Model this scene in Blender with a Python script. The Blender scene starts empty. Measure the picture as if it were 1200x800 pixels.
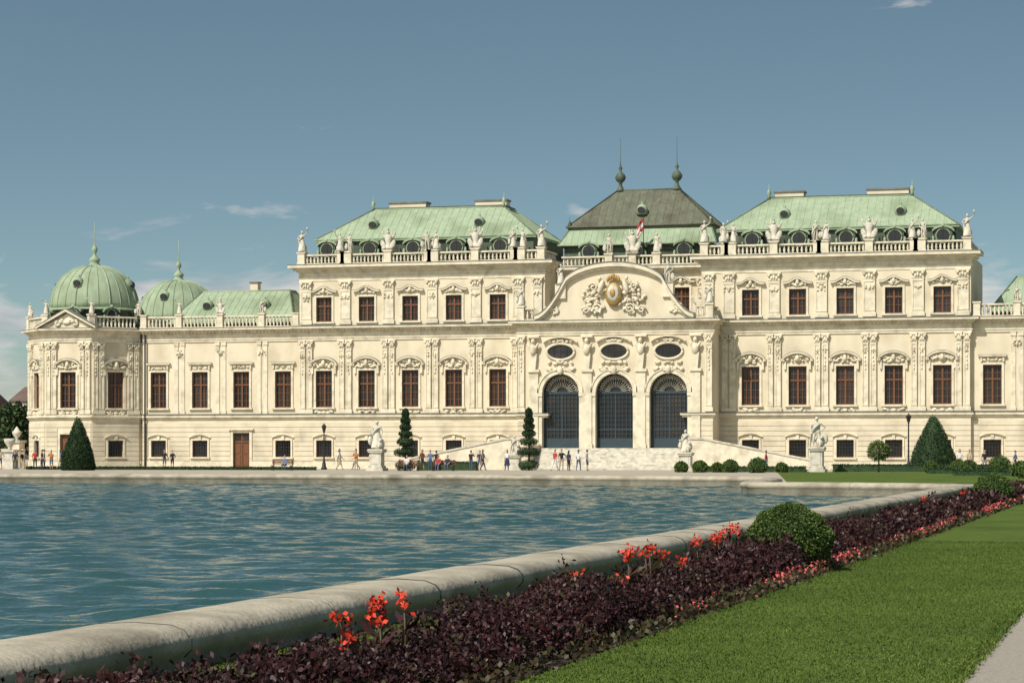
import bpy, math, random
import numpy as np
from mathutils import Matrix, Vector
random.seed(7); np.random.seed(7)
R=math.radians
S=bpy.context.scene
COL=S.collection

# ---------------------------------------------------------------- materials
def newmat(name):
    m=bpy.data.materials.new(name); m.use_nodes=True
    nt=m.node_tree; b=nt.nodes['Principled BSDF']
    return m,nt,b
def mat(name,c1,c2=None,rough=.8,scale=3,detail=6,bump=0,bscale=None,metal=0,stretch=(1,1,1),island=0,spec=.3,c3=None,s3=.4):
    m,nt,b=newmat(name); N=nt.nodes; L=nt.links
    c2=c2 or tuple(x*.8 for x in c1)
    tc=N.new('ShaderNodeTexCoord'); mp=N.new('ShaderNodeMapping'); mp.inputs['Scale'].default_value=stretch
    L.new(tc.outputs['Object'],mp.inputs[0])
    no=N.new('ShaderNodeTexNoise'); no.inputs['Scale'].default_value=scale; no.inputs['Detail'].default_value=detail
    L.new(mp.outputs[0],no.inputs['Vector'])
    cr=N.new('ShaderNodeValToRGB'); cr.color_ramp.elements[0].position=.3; cr.color_ramp.elements[1].position=.7
    cr.color_ramp.elements[0].color=(*c1,1); cr.color_ramp.elements[1].color=(*c2,1)
    L.new(no.outputs['Fac'],cr.inputs[0]); out=cr.outputs[0]
    if c3:
        n3=N.new('ShaderNodeTexNoise'); n3.inputs['Scale'].default_value=s3; n3.inputs['Detail'].default_value=5
        L.new(tc.outputs['Object'],n3.inputs['Vector'])
        r3=N.new('ShaderNodeValToRGB'); r3.color_ramp.elements[0].position=.48; r3.color_ramp.elements[1].position=.72
        L.new(n3.outputs['Fac'],r3.inputs[0])
        mx=N.new('ShaderNodeMixRGB'); L.new(r3.outputs[0],mx.inputs[0]); L.new(out,mx.inputs[1]); mx.inputs[2].default_value=(*c3,1)
        out=mx.outputs[0]
    if island:
        g=N.new('ShaderNodeNewGeometry'); mr=N.new('ShaderNodeMapRange'); mr.inputs['To Min'].default_value=1-island; mr.inputs['To Max'].default_value=1+island
        L.new(g.outputs['Random Per Island'],mr.inputs[0])
        hs=N.new('ShaderNodeHueSaturation'); L.new(mr.outputs[0],hs.inputs['Value']); L.new(out,hs.inputs['Color']); out=hs.outputs[0]
    L.new(out,b.inputs['Base Color'])
    b.inputs['Roughness'].default_value=rough; b.inputs['Metallic'].default_value=metal
    b.inputs['Specular IOR Level'].default_value=spec
    if bump:
        nb=N.new('ShaderNodeTexNoise'); nb.inputs['Scale'].default_value=bscale or scale*4; nb.inputs['Detail'].default_value=8
        L.new(tc.outputs['Object'],nb.inputs['Vector'])
        bp=N.new('ShaderNodeBump'); bp.inputs['Strength'].default_value=.6; bp.inputs['Distance'].default_value=bump
        L.new(nb.outputs['Fac'],bp.inputs['Height']); L.new(bp.outputs[0],b.inputs['Normal'])
    return m
M={}
M['plaster']=mat('cream_plaster',(.72,.64,.49),(.63,.552,.41),.9,.9,8,.01,12,stretch=(1,1,.22),c3=(.53,.46,.335),s3=.35)
M['trim']=mat('stucco_trim',(.75,.685,.54),(.63,.565,.435),.85,2.2,8,.01,14,c3=(.48,.425,.32),s3=1.2)
M['stone']=mat('white_stone',(.68,.64,.55),(.50,.465,.385),.85,3,8,.02,20,c3=(.36,.33,.27),s3=1.7)
M['copper']=mat('green_copper',(.25,.325,.215),(.34,.405,.28),.75,1.3,8,.01,8,stretch=(2.0,2.0,.35),c3=(.19,.235,.145),s3=.3)
M['copperd']=mat('dark_copper',(.06,.08,.055),(.11,.14,.10),.6,1.5,8,stretch=(2.5,2.5,.5),c3=(.04,.045,.033),s3=.6)
M['brown']=mat('brown_copper_roof',(.095,.10,.068),(.145,.15,.105),.6,1.2,8,stretch=(2.5,2.5,.4),c3=(.075,.068,.048),s3=.5)
M['lead']=mat('lead_flashing',(.12,.125,.115),(.20,.20,.18),.6,2)
M['wood']=mat('brown_window_wood',(.19,.08,.038),(.13,.055,.027),.6,6)
M['glass']=mat('window_glass',(.012,.014,.016),(.045,.035,.028),.12,.6,2,island=.5,spec=.5)
M['dark']=mat('dark_iron',(.02,.022,.025),(.03,.03,.032),.5,5)
M['gate']=mat('slate_gate_iron',(.04,.062,.078),(.032,.05,.062),.5,4)
M['gold']=mat('gilding',(.42,.28,.09),(.32,.20,.07),.5,5,metal=.2,bump=.02)
M['rust']=mat('rusticated_plaster',(.70,.625,.485),(.61,.535,.40),.9,1.1,8,.01,12,stretch=(1,1,.3),c3=(.47,.41,.31),s3=.5)
M['gravel']=mat('gravel',(.44,.39,.31),(.32,.28,.225),.95,30,8,.02,80,c3=(.38,.33,.26),s3=.15)
M['path']=mat('path_gravel',(.42,.37,.31),(.25,.22,.185),.95,45,8,.03,90,c3=(.34,.30,.25),s3=.6)
M['rim']=mat('basin_stone',(.48,.425,.33),(.33,.29,.22),.85,2.4,10,.03,14,c3=(.20,.175,.13),s3=.8)
M['lawn']=mat('lawn_grass',(.072,.112,.020),(.105,.150,.030),.95,3.2,12,.04,60,c3=(.056,.090,.018),s3=.35,spec=.1)
M['blade']=mat('grass_blades',(.068,.108,.020),(.118,.160,.034),.9,.7,island=.3,spec=.1,c3=(.058,.094,.020),s3=.3)
M['soil']=mat('soil',(.035,.022,.015),(.05,.03,.02),.95,20)
M['box']=mat('boxwood_leaves',(.045,.082,.014),(.085,.13,.025),.6,3,island=.5)
M['yew']=mat('yew_leaves',(.018,.042,.014),(.03,.06,.02),.7,2,island=.5)
M['burg']=mat('burgundy_leaves',(.026,.009,.011),(.048,.014,.014),.5,1.2,island=.65)
M['burg2']=mat('bronze_green_leaves',(.045,.05,.016),(.05,.025,.015),.5,2,island=.5)
M['red']=mat('red_canna_petals',(.66,.06,.02),(.48,.03,.015),.5,8,island=.4)
M['pink']=mat('pink_begonia_petals',(.50,.065,.08),(.60,.13,.12),.6,8,island=.45)
M['treeleaf']=mat('tree_leaves',(.03,.055,.018),(.05,.085,.025),.7,1,island=.5)
M['bark']=mat('bark',(.09,.065,.045),(.06,.045,.03),.9,8,bump=.02)
M['town']=mat('town_walls',(.42,.38,.33),(.36,.33,.29),.9,.4)
M['townroof']=mat('town_roof',(.12,.08,.07),(.16,.11,.09),.9,.4)
M['skin']=mat('skin',(.50,.31,.22),(.46,.28,.2),.6,4)
M['hair']=mat('hair',(.035,.022,.015),(.05,.03,.02),.6,9)
M['shoe']=mat('shoe',(.04,.035,.03),(.06,.05,.04),.6,9)
clothes={}
for n,c in dict(white=(.7,.7,.68),navy=(.03,.04,.09),red=(.45,.05,.05),blue=(.12,.2,.38),black=(.025,.025,.03),beige=(.42,.35,.25),olive=(.13,.14,.07),denim=(.07,.11,.2),grey=(.25,.25,.26),orange=(.5,.18,.05)).items():
    clothes[n]=mat('cloth_'+n,c,tuple(x*.8 for x in c),.9,6)

# water
m,nt,b=newmat('pond_water'); M['water']=m; N=nt.nodes; L=nt.links
b.inputs['Base Color'].default_value=(.020,.066,.062,1); b.inputs['Roughness'].default_value=.07; b.inputs['IOR'].default_value=1.33
b.inputs['Specular IOR Level'].default_value=.5
tc=N.new('ShaderNodeTexCoord')
n1=N.new('ShaderNodeTexNoise'); n1.inputs['Scale'].default_value=6; n1.inputs['Detail'].default_value=4
L.new(tc.outputs['Object'],n1.inputs['Vector'])
bp=N.new('ShaderNodeBump'); bp.inputs['Strength'].default_value=1; bp.inputs['Distance'].default_value=.04
L.new(n1.outputs['Fac'],bp.inputs['Height']); L.new(bp.outputs[0],b.inputs['Normal'])

# ---------------------------------------------------------------- mesh builder
class MB:
    def __init__(s,mats):
        s.v=[];s.f=[];s.mi=[];s.sm=[];s.mats=mats;s.M=None
    def add(s,vs,fs,m,smooth=False):
        o=len(s.v)
        if s.M is not None: vs=[tuple(s.M@Vector(v)) for v in vs]
        s.v+=vs; k=s.mats.index(m)
        for f in fs: s.f.append([i+o for i in f]); s.mi.append(k); s.sm.append(smooth)
    def box(s,x0,x1,y0,y1,z0,z1,m):
        if x0>x1:x0,x1=x1,x0
        if y0>y1:y0,y1=y1,y0
        s.add([(x0,y0,z0),(x1,y0,z0),(x1,y1,z0),(x0,y1,z0),(x0,y0,z1),(x1,y0,z1),(x1,y1,z1),(x0,y1,z1)],
          [(0,3,2,1),(4,5,6,7),(0,1,5,4),(1,2,6,5),(2,3,7,6),(3,0,4,7)],m)
    def extr(s,poly,y0,y1,m):
        n=len(poly); vs=[(x,y0,z) for x,z in poly]+[(x,y1,z) for x,z in poly]
        s.add(vs,[tuple(range(n)),tuple(range(2*n-1,n-1,-1))]+[(i,i+n,(i+1)%n+n,(i+1)%n) for i in range(n)],m)
    def strip(s,up,lo,y0,y1,m):   # moulding between two polylines (x,z)
        for i in range(len(up)-1):
            s.extr([lo[i],lo[i+1],up[i+1],up[i]],y0,y1,m)
    def lathe(s,cx,cy,z0,prof,n,m,off=0,smooth=True,sy=1):
        vs=[];fs=[]
        for r,z in prof:
            for k in range(n):
                a=off+2*math.pi*k/n; vs.append((cx+r*math.cos(a),cy+sy*r*math.sin(a),z0+z))
        for i in range(len(prof)-1):
            for k in range(n):
                fs.append((i*n+k,i*n+(k+1)%n,(i+1)*n+(k+1)%n,(i+1)*n+k))
        fs.append(tuple(range(n-1,-1,-1))); fs.append(tuple((len(prof)-1)*n+k for k in range(n)))
        s.add(vs,fs,m,smooth)
    def tube(s,pts,rad,n,m,smooth=True):
        pts=[Vector(p) for p in pts]; vs=[];fs=[]
        if not hasattr(rad,'__len__'): rad=[rad]*len(pts)
        for i,p in enumerate(pts):
            t=(pts[min(i+1,len(pts)-1)]-pts[max(i-1,0)]).normalized()
            u=t.cross(Vector((0,1,0.01)));
            if u.length<.05: u=t.cross(Vector((1,0,0)))
            u.normalize(); w=t.cross(u)
            for k in range(n):
                a=2*math.pi*k/n; vs.append(tuple(p+(u*math.cos(a)+w*math.sin(a))*rad[i]))
        for i in range(len(pts)-1):
            for k in range(n): fs.append((i*n+k,i*n+(k+1)%n,(i+1)*n+(k+1)%n,(i+1)*n+k))
        fs.append(tuple(range(n-1,-1,-1))); fs.append(tuple((len(pts)-1)*n+k for k in range(n)))
        s.add(vs,fs,m,smooth)
    def ell(s,c,r,m,rot=0,nu=8,nv=5,jit=0):
        vs=[(0,0,-1)]
        for j in range(1,nv):
            b=-math.pi/2+math.pi*j/nv
            for k in range(nu):
                a=2*math.pi*k/nu; q=1+random.uniform(-jit,jit)
                vs.append((math.cos(b)*math.cos(a)*q,math.cos(b)*math.sin(a)*q,math.sin(b)*q))
        vs.append((0,0,1)); cr,sr=math.cos(rot),math.sin(rot); o=[]
        for x,y,z in vs:
            x*=r[0];y*=r[1];z*=r[2]; o.append((c[0]+x*cr-z*sr,c[1]+y,c[2]+x*sr+z*cr))
        fs=[(0,1+(k+1)%nu,1+k) for k in range(nu)]
        for j in range(nv-2):
            for k in range(nu): fs.append((1+j*nu+k,1+j*nu+(k+1)%nu,1+(j+1)*nu+(k+1)%nu,1+(j+1)*nu+k))
        l=len(vs)-1; q=1+(nv-2)*nu
        fs+=[(l,q+k,q+(k+1)%nu) for k in range(nu)]
        s.add(o,fs,m,True)
    def obj(s,name,parent=None,loc=(0,0,0)):
        me=bpy.data.meshes.new(name); me.from_pydata(s.v,[],s.f)
        for k in s.mats: me.materials.append(M[k] if isinstance(k,str) else k)
        me.polygons.foreach_set('material_index',s.mi); me.polygons.foreach_set('use_smooth',s.sm); me.update()
        ob=bpy.data.objects.new(name,me); COL.objects.link(ob); ob.location=loc
        if parent: ob.parent=parent
        return ob
def empty(name,loc=(0,0,0)):
    e=bpy.data.objects.new(name,None); COL.objects.link(e); e.location=loc; return e

# ---------------------------------------------------------------- palace
PX,PY=-48.4,215.6
palace=empty('baroque_palace',(PX,PY,0))
W=MB(['plaster','rust','trim']); T=MB(['trim','lead','stone']); O=MB(['trim','gold','stone']); WD=MB(['wood','dark','gate']); G=MB(['glass','dark'])
RF=MB(['copper','copperd','brown','lead','dark','plaster']); BL=MB(['trim','stone']); ALLB=[W,T,O,WD,G,RF,BL]
def setM(m):
    for q in ALLB: q.M=m

def wall(x0,x1,z0,z1,y,ops,m='plaster',th=.5):
    ops=[o for o in ops if o[1]>x0 and o[0]<x1]
    zs=sorted(set([z0,z1]+[o[2] for o in ops if z0<o[2]<z1]+[o[3] for o in ops if z0<o[3]<z1]))
    for a,b in zip(zs,zs[1:]):
        mid=(a+b)/2; cut=sorted([(o[0],o[1]) for o in ops if o[2]<mid<o[3]]); x=x0
        for c in cut:
            if c[0]>x: W.box(x,c[0],y,y+th,a,b,m)
            x=c[1]
        if x<x1: W.box(x,x1,y,y+th,a,b,m)
def rustic(x0,x1,y,ops,z0=.75,z1=4.6,h=.46,g=.05):
    z=z0
    while z+h<=z1+.01:
        a,b=z+g/2,z+h-g/2
        cut=sorted([(o[0]-.32,o[1]+.32) for o in ops if o[2]-.35<b and o[3]+.35>a and o[1]>x0 and o[0]<x1]); x=x0
        for c in cut+[(x1,x1)]:
            if c[0]>x+.05: W.box(x,min(c[0],x1),y-.06,y+.02,a,b,'rust')
            x=c[1]
        z+=h
    xs=x0
    cut=sorted([(o[0]-.2,o[1]+.2) for o in ops if o[2]<.5 and o[1]>x0 and o[0]<x1])
    for c in cut+[(x1,x1)]:
        if c[0]>xs+.05: W.box(xs,c[0],y-.14,y+.02,0,.7,'trim')
        xs=c[1]
def orn(x,y,z,w,h,n=6,seed=None,m='trim',d=.12):
    rs=random.Random(seed if seed is not None else int(abs(x*100+z*10)))
    O.ell((x,y,z),(w*.16,d*1.3,h*.32),m)
    for i in range(n):
        a=rs.random(); px=w*.5*(.15+.85*a); pz=h*.5*rs.uniform(-1,1)*(1-.5*a); r=rs.uniform(.07,.14)*min(1.3,w); ro=rs.uniform(-1,1)
        for sg in (-1,1): O.ell((x+sg*px,y-.02,z+pz),(r*1.5,d,r*.8),m,rot=ro*sg,nu=6,nv=4)
def arc(x,hw,z,rise,n=12,p=1):
    return [(x+hw*(2*i/n-1), z+rise*(1-abs(2*i/n-1)**2)**p) for i in range(n+1)]
def window(x,y,z0,z1,w,style):
    h=w/2
    G.box(x-h,x+h,y+.30,y+.34,z0,z1,'glass')
    f=.10; ya,yb=y+.19,y+.298
    WD.box(x-h,x-h+f,ya,yb,z0,z1,'wood');WD.box(x+h-f,x+h,ya,yb,z0,z1,'wood')
    WD.box(x-h+f,x+h-f,ya,yb,z0,z0+f,'wood');WD.box(x-h+f,x+h-f,ya,yb,z1-f,z1,'wood')
    hh=z1-z0
    if style=='ground':
        for k in range(1,6): WD.box(x-h+w*k/6-.02,x-h+w*k/6+.02,y+.1,y+.14,z0,z1,'dark')
        for k in range(1,5): WD.box(x-h,x+h,y+.09,y+.098,z0+hh*k/5-.02,z0+hh*k/5+.02,'dark')
    else:
        WD.box(x-.08,x+.08,ya-.02,yb-.003,z0+f,z1-f,'wood')
        zt=z0+hh*.64
        WD.box(x-h+f,x+h-f,ya-.03,yb-.006,zt-.07,zt+.07,'wood')
        for sg in (-1,1):
            cx=x+sg*h/2
            WD.box(cx-.022,cx+.022,ya+.03,yb-.009,z0+f,z1-f,'wood')
        nb=5 if hh>3 else 3
        for k in range(1,nb):
            zz=z0+hh*k/nb; WD.box(x-h+f,x+h-f,ya+.04,yb-.012,zz-.022,zz+.022,'wood')
    t=.2 if style!='ground' else .16; p=.10
    T.box(x-h-t,x-h,y-p,y+.12,z0,z1+t,'trim');T.box(x+h,x+h+t,y-p,y+.12,z0,z1+t,'trim')
    T.box(x-h,x+h,y-p,y+.12,z1,z1+t,'trim')
    T.box(x-h-t-.1,x+h+t+.1,y-.22,y+.1,z0-.16,z0-.002,'trim')
    if style=='ground':
        T.box(x-.14,x+.14,y-.17,y-.1,z1+.02,z1+.42,'trim')
        up=arc(x,h+.35,z1+.34,.3); lo=[(a,b-.1) for a,b in up]; T.strip(up,lo,y-.2,y,'trim')
    elif style=='plain':
        T.box(x-h-.3,x+h+.3,y-.14,y+.05,z1+.62,z1+.74,'trim')
        T.box(x-h-.42,x+h+.42,y-.3,y+.05,z1+.742,z1+.88,'trim')
        T.box(x-h-.44,x+h+.44,y-.32,y,z1+.882,z1+.9,'lead')
        orn(x,y-.05,z1+.42,w*.9,.3,4)
        for sg in(-1,1): T.box(x+sg*(h+.15)-.08,x+sg*(h+.15)+.08,y-.2,y,z1+.25,z1+.61,'trim')
    elif style=='grand':
        up=arc(x,h+.55,z1+.7,.62,14,.8); lo=[(a,b-.16) for a,b in up]
        T.strip(up,lo,y-.42,y+.02,'trim'); u2=[(a,b+.03) for a,b in up]; T.strip(u2,up,y-.44,y+.02,'lead')
        lo2=[(a,b-.3) for a,b in up]; T.strip(lo,lo2,y-.2,y+.02,'trim')
        T.box(x-h-.62,x-h-.35,y-.36,y,z1+.45,z1+.69,'trim');T.box(x+h+.35,x+h+.62,y-.36,y,z1+.45,z1+.69,'trim')
        orn(x,y-.14,z1+.6,w*1.25,.75,9); O.ell((x,y-.3,z1+.72),(.2,.15,.3),'trim')
        for sg in(-1,1):
            T.box(x+sg*(h+.32)-.1,x+sg*(h+.32)+.1,y-.22,y,z1-.3,z1+.45,'trim')
        orn(x,y-.08,z0-.5,w*1.0,.5,5)
    elif style=='upper':
        n=14; up=[]
        for i in range(n+1):
            q=2*i/n-1; up.append((x+(h+.55)*q, z1+.62+.42*(math.cos(min(1,abs(q)/.8)*math.pi)*.5+.5)))
        lo=[(a,b-.15) for a,b in up]; T.strip(up,lo,y-.34,y+.02,'trim'); T.strip([(a,b+.03) for a,b in up],up,y-.36,y+.02,'lead')
        orn(x,y-.1,z1+.5,w*1.1,.5,7); O.ell((x,y-.24,z1+.6),(.17,.13,.26),'trim')
def pilaster(x,w,z0,z1,y,rich=True,pr=.16):
    h=w/2; T.box(x-h-.08,x+h+.08,y-pr-.08,y+.02,z0,z0+.38,'trim')
    T.box(x-h,x+h,y-pr,y+.02,z0+.382,z1-.78,'trim')
    q=.12
    for a,b_ in((x-h,x-h+q),(x+h-q,x+h)): T.box(a+.003,b_-.003,y-pr-.05,y-pr+.01,z0+.5,z1-.9,'trim')
    T.box(x-h+q,x+h-q,y-pr-.047,y-pr+.01,z0+.5,z0+.62,'trim');T.box(x-h+q,x+h-q,y-pr-.047,y-pr+.01,z1-1.02,z1-.9,'trim')
    T.box(x-h-.04,x+h+.04,y-pr-.04,y+.02,z1-.778,z1-.70,'trim')
    T.box(x-h,x+h,y-pr,y+.02,z1-.698,z1-.17,'trim')
    T.box(x-h-.12,x+h+.12,y-pr-.14,y+.02,z1-.168,z1-.002,'trim')
    for sg in(-1,1):
        O.ell((x+sg*h*.85,y-pr-.08,z1-.3),(.15,.12,.15),'trim',nu=6,nv=4); O.ell((x+sg*h*.45,y-pr-.04,z1-.55),(.12,.1,.2),'trim',nu=6,nv=4)
    O.ell((x,y-pr-.06,z1-.45),(.12,.1,.26),'trim',nu=6,nv=4)
    if rich:
        zz=z1-1.5; orn(x,y-pr-.04,zz,w*.8,.8,3,d=.08)
        z=zz-.6
        while z>z0+(z1-z0)*.5:
            O.ell((x+random.uniform(-.04,.04),y-pr-.03,z),(w*.14,.07,.15),'trim',nu=6,nv=4); z-=.36
def cornice(x0,x1,y,z,prof,back=1.0,lead=True,ends=(1,1)):
    for k,(p,a,b_) in enumerate(prof):
        T.box(x0-p*ends[0],x1+p*ends[1],y-p,y+back,z+a+(.001*k),z+b_,'trim')
    p=max(q[0] for q in prof)+.03
    if lead: T.box(x0-p*ends[0],x1+p*ends[1],y-p,y+back,z+prof[-1][2]+.002,z+prof[-1][2]+.07,'lead')
def dentils(x0,x1,y,z,w=.16,h=.18,step=.36,p=.2):
    n=int((x1-x0)/step)
    for i in range(n): 
        x=x0+(i+.5)*(x1-x0)/n; T.box(x-w/2,x+w/2,y-p,y,z,z+h,'trim')
ENT=[(.10,-1.25,-1.05),(.16,-1.048,-.92),(.06,-.918,-.42),(.22,-.418,-.28),(.42,-.278,-.12),(.74,-.118,.06)]
def baluster_run(p0,p1,z,h=1.15,ped=None,y_th=.3):
    p0=Vector((p0[0],p0[1],0));p1=Vector((p1[0],p1[1],0)); d=p1-p0; L_=d.length; a=math.atan2(d.y,d.x)
    base=BL.M; m=Matrix.Translation(p0)@Matrix.Rotation(a,4,'Z'); BL.M=(base@m) if base is not None else m
    BL.box(0,L_,-y_th/2,y_th/2,z,z+.16,'trim'); BL.box(0,L_,-y_th/2-.03,y_th/2+.03,z+h-.15,z+h,'trim')
    n=max(1,int(L_/.36))
    for i in range(n):
        x=(i+.5)*L_/n; BL.lathe(x,0,z+.16,[(.08,0),(.07,.06),(.125,.26*h),(.07,.50*h),(.09,h-.31)],6,'trim')
    BL.M=base
def pedestal(x,y,z,h=1.25,w=.7):
    BL.box(x-w/2,x+w/2,y-w/2,y+w/2,z,z+h,'trim'); BL.box(x-w/2-.07,x+w/2+.07,y-w/2-.07,y+w/2+.07,z+h+.001,z+h+.13,'trim')
    BL.box(x-w/2-.06,x+w/2+.06,y-w/2-.06,y+w/2+.06,z-.001,z+.2,'trim')
ROOFST=[]
def slope(e0,e1,r1,r0,m,seam=.7):
    e0,e1,r0,r1=map(Vector,(e0,e1,r0,r1)); RF.add([tuple(e0),tuple(e1),tuple(r1),tuple(r0)],[(0,1,2,3)],m)
    ax=(e1-e0); L_=ax.length; ax.normalize(); nrm=(e1-e0).cross((r0+r1)/2-(e0+e1)/2).normalized()
    if nrm.z<0: nrm=-nrm
    up=nrm.cross(ax); 
    if up.z<0: up=-up
    H=(r0-e0).dot(up); a0=(r0-e0).dot(ax); a1=(r1-e0).dot(ax); n=int(L_/seam)
    for i in range(1,n):
        s_=i*L_/n
        t=1
        if s_<a0: t=min(t,s_/a0)
        if s_>a1: t=min(t,(L_-s_)/(L_-a1))
        p=e0+ax*s_; q=p+up*H*t; w=ax*.02; nn=nrm*.03
        RF.add([tuple(p-w),tuple(p+w),tuple(q+w),tuple(q-w),tuple(p-w+nn),tuple(p+w+nn),tuple(q+w+nn),tuple(q-w+nn)],[(4,5,6,7),(0,1,5,4),(1,2,6,5),(2,3,7,6),(3,0,4,7)],m)
    for a,b_ in((e0,r0),(e1,r1),(r0,r1),(e0,e1)): 
        if (a-b_).length>.3: RF.tube([tuple(a),tuple(b_)],.08,6,m)
def hiproof(x0,x1,y0,y1,ze,rx0,rx1,ry0,ry1,zr,m):
    A=(x0,y0,ze);B=(x1,y0,ze);C=(x1,y1,ze);D=(x0,y1,ze);a=(rx0,ry0,zr);b_=(rx1,ry0,zr);c=(rx1,ry1,zr);d=(rx0,ry1,zr)
    slope(A,B,b_,a,m);slope(B,C,c,b_,m);slope(C,D,d,c,m);slope(D,A,a,d,m)
    RF.add([a,b_,c,d],[(0,1,2,3)],m)
def dormer(x,y,z,w=1.5,h=1.25,m='copperd'):
    RF.box(x-w/2,x+w/2,y,y+1.6,z,z+h,m)
    up=arc(x,w/2+.18,z+h,.42,10,.7); lo=[(a,b_-.12) for a,b_ in up]
    RF.extr([(x-w/2-.18,z+h-.05)]+up+[(x+w/2+.18,z+h-.05)],y-.04,y+1.6,m)
    RF.strip([(a,b_+.07) for a,b_ in up],lo,y-.22,y+1.6,'copper')
    RF.extr([(x+(w/2-.2)*math.cos(t*math.pi/10),z+h*.62+(h*.5)*math.sin(t*math.pi/10)) for t in range(20)],y-.062,y-.042,'dark')
    RF.tube([(x+(w/2-.16)*math.cos(t*math.pi/8),y-.07,z+h*.62+(h*.53)*math.sin(t*math.pi/8)) for t in range(17)],.055,5,'copper')
    WD.box(x-.03,x+.03,y-.09,y-.063,z+.2,z+h*1.05,'dark')
    for sg in(-1,1): RF.ell((x+sg*(w/2+.1),y-.08,z+.4),(.15,.12,.42),'copper',nu=6,nv=4)
    RF.ell((x,y-.16,z+h+.46),(.2,.14,.18),'copper',nu=6,nv=4)
def lucarne(x,y,z):
    RF.lathe(x,y,z,[(.55,0),(.55,.55),(.42,.85),(.12,1.05)],10,'copper'); RF.extr([(x+.36*math.cos(t*.628),z+.42+.32*math.sin(t*.628)) for t in range(10)],y-.6,y,'dark')
    RF.ell((x,y,z+1.1),(.12,.12,.18),'copper',nu=6,nv=4)

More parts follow.
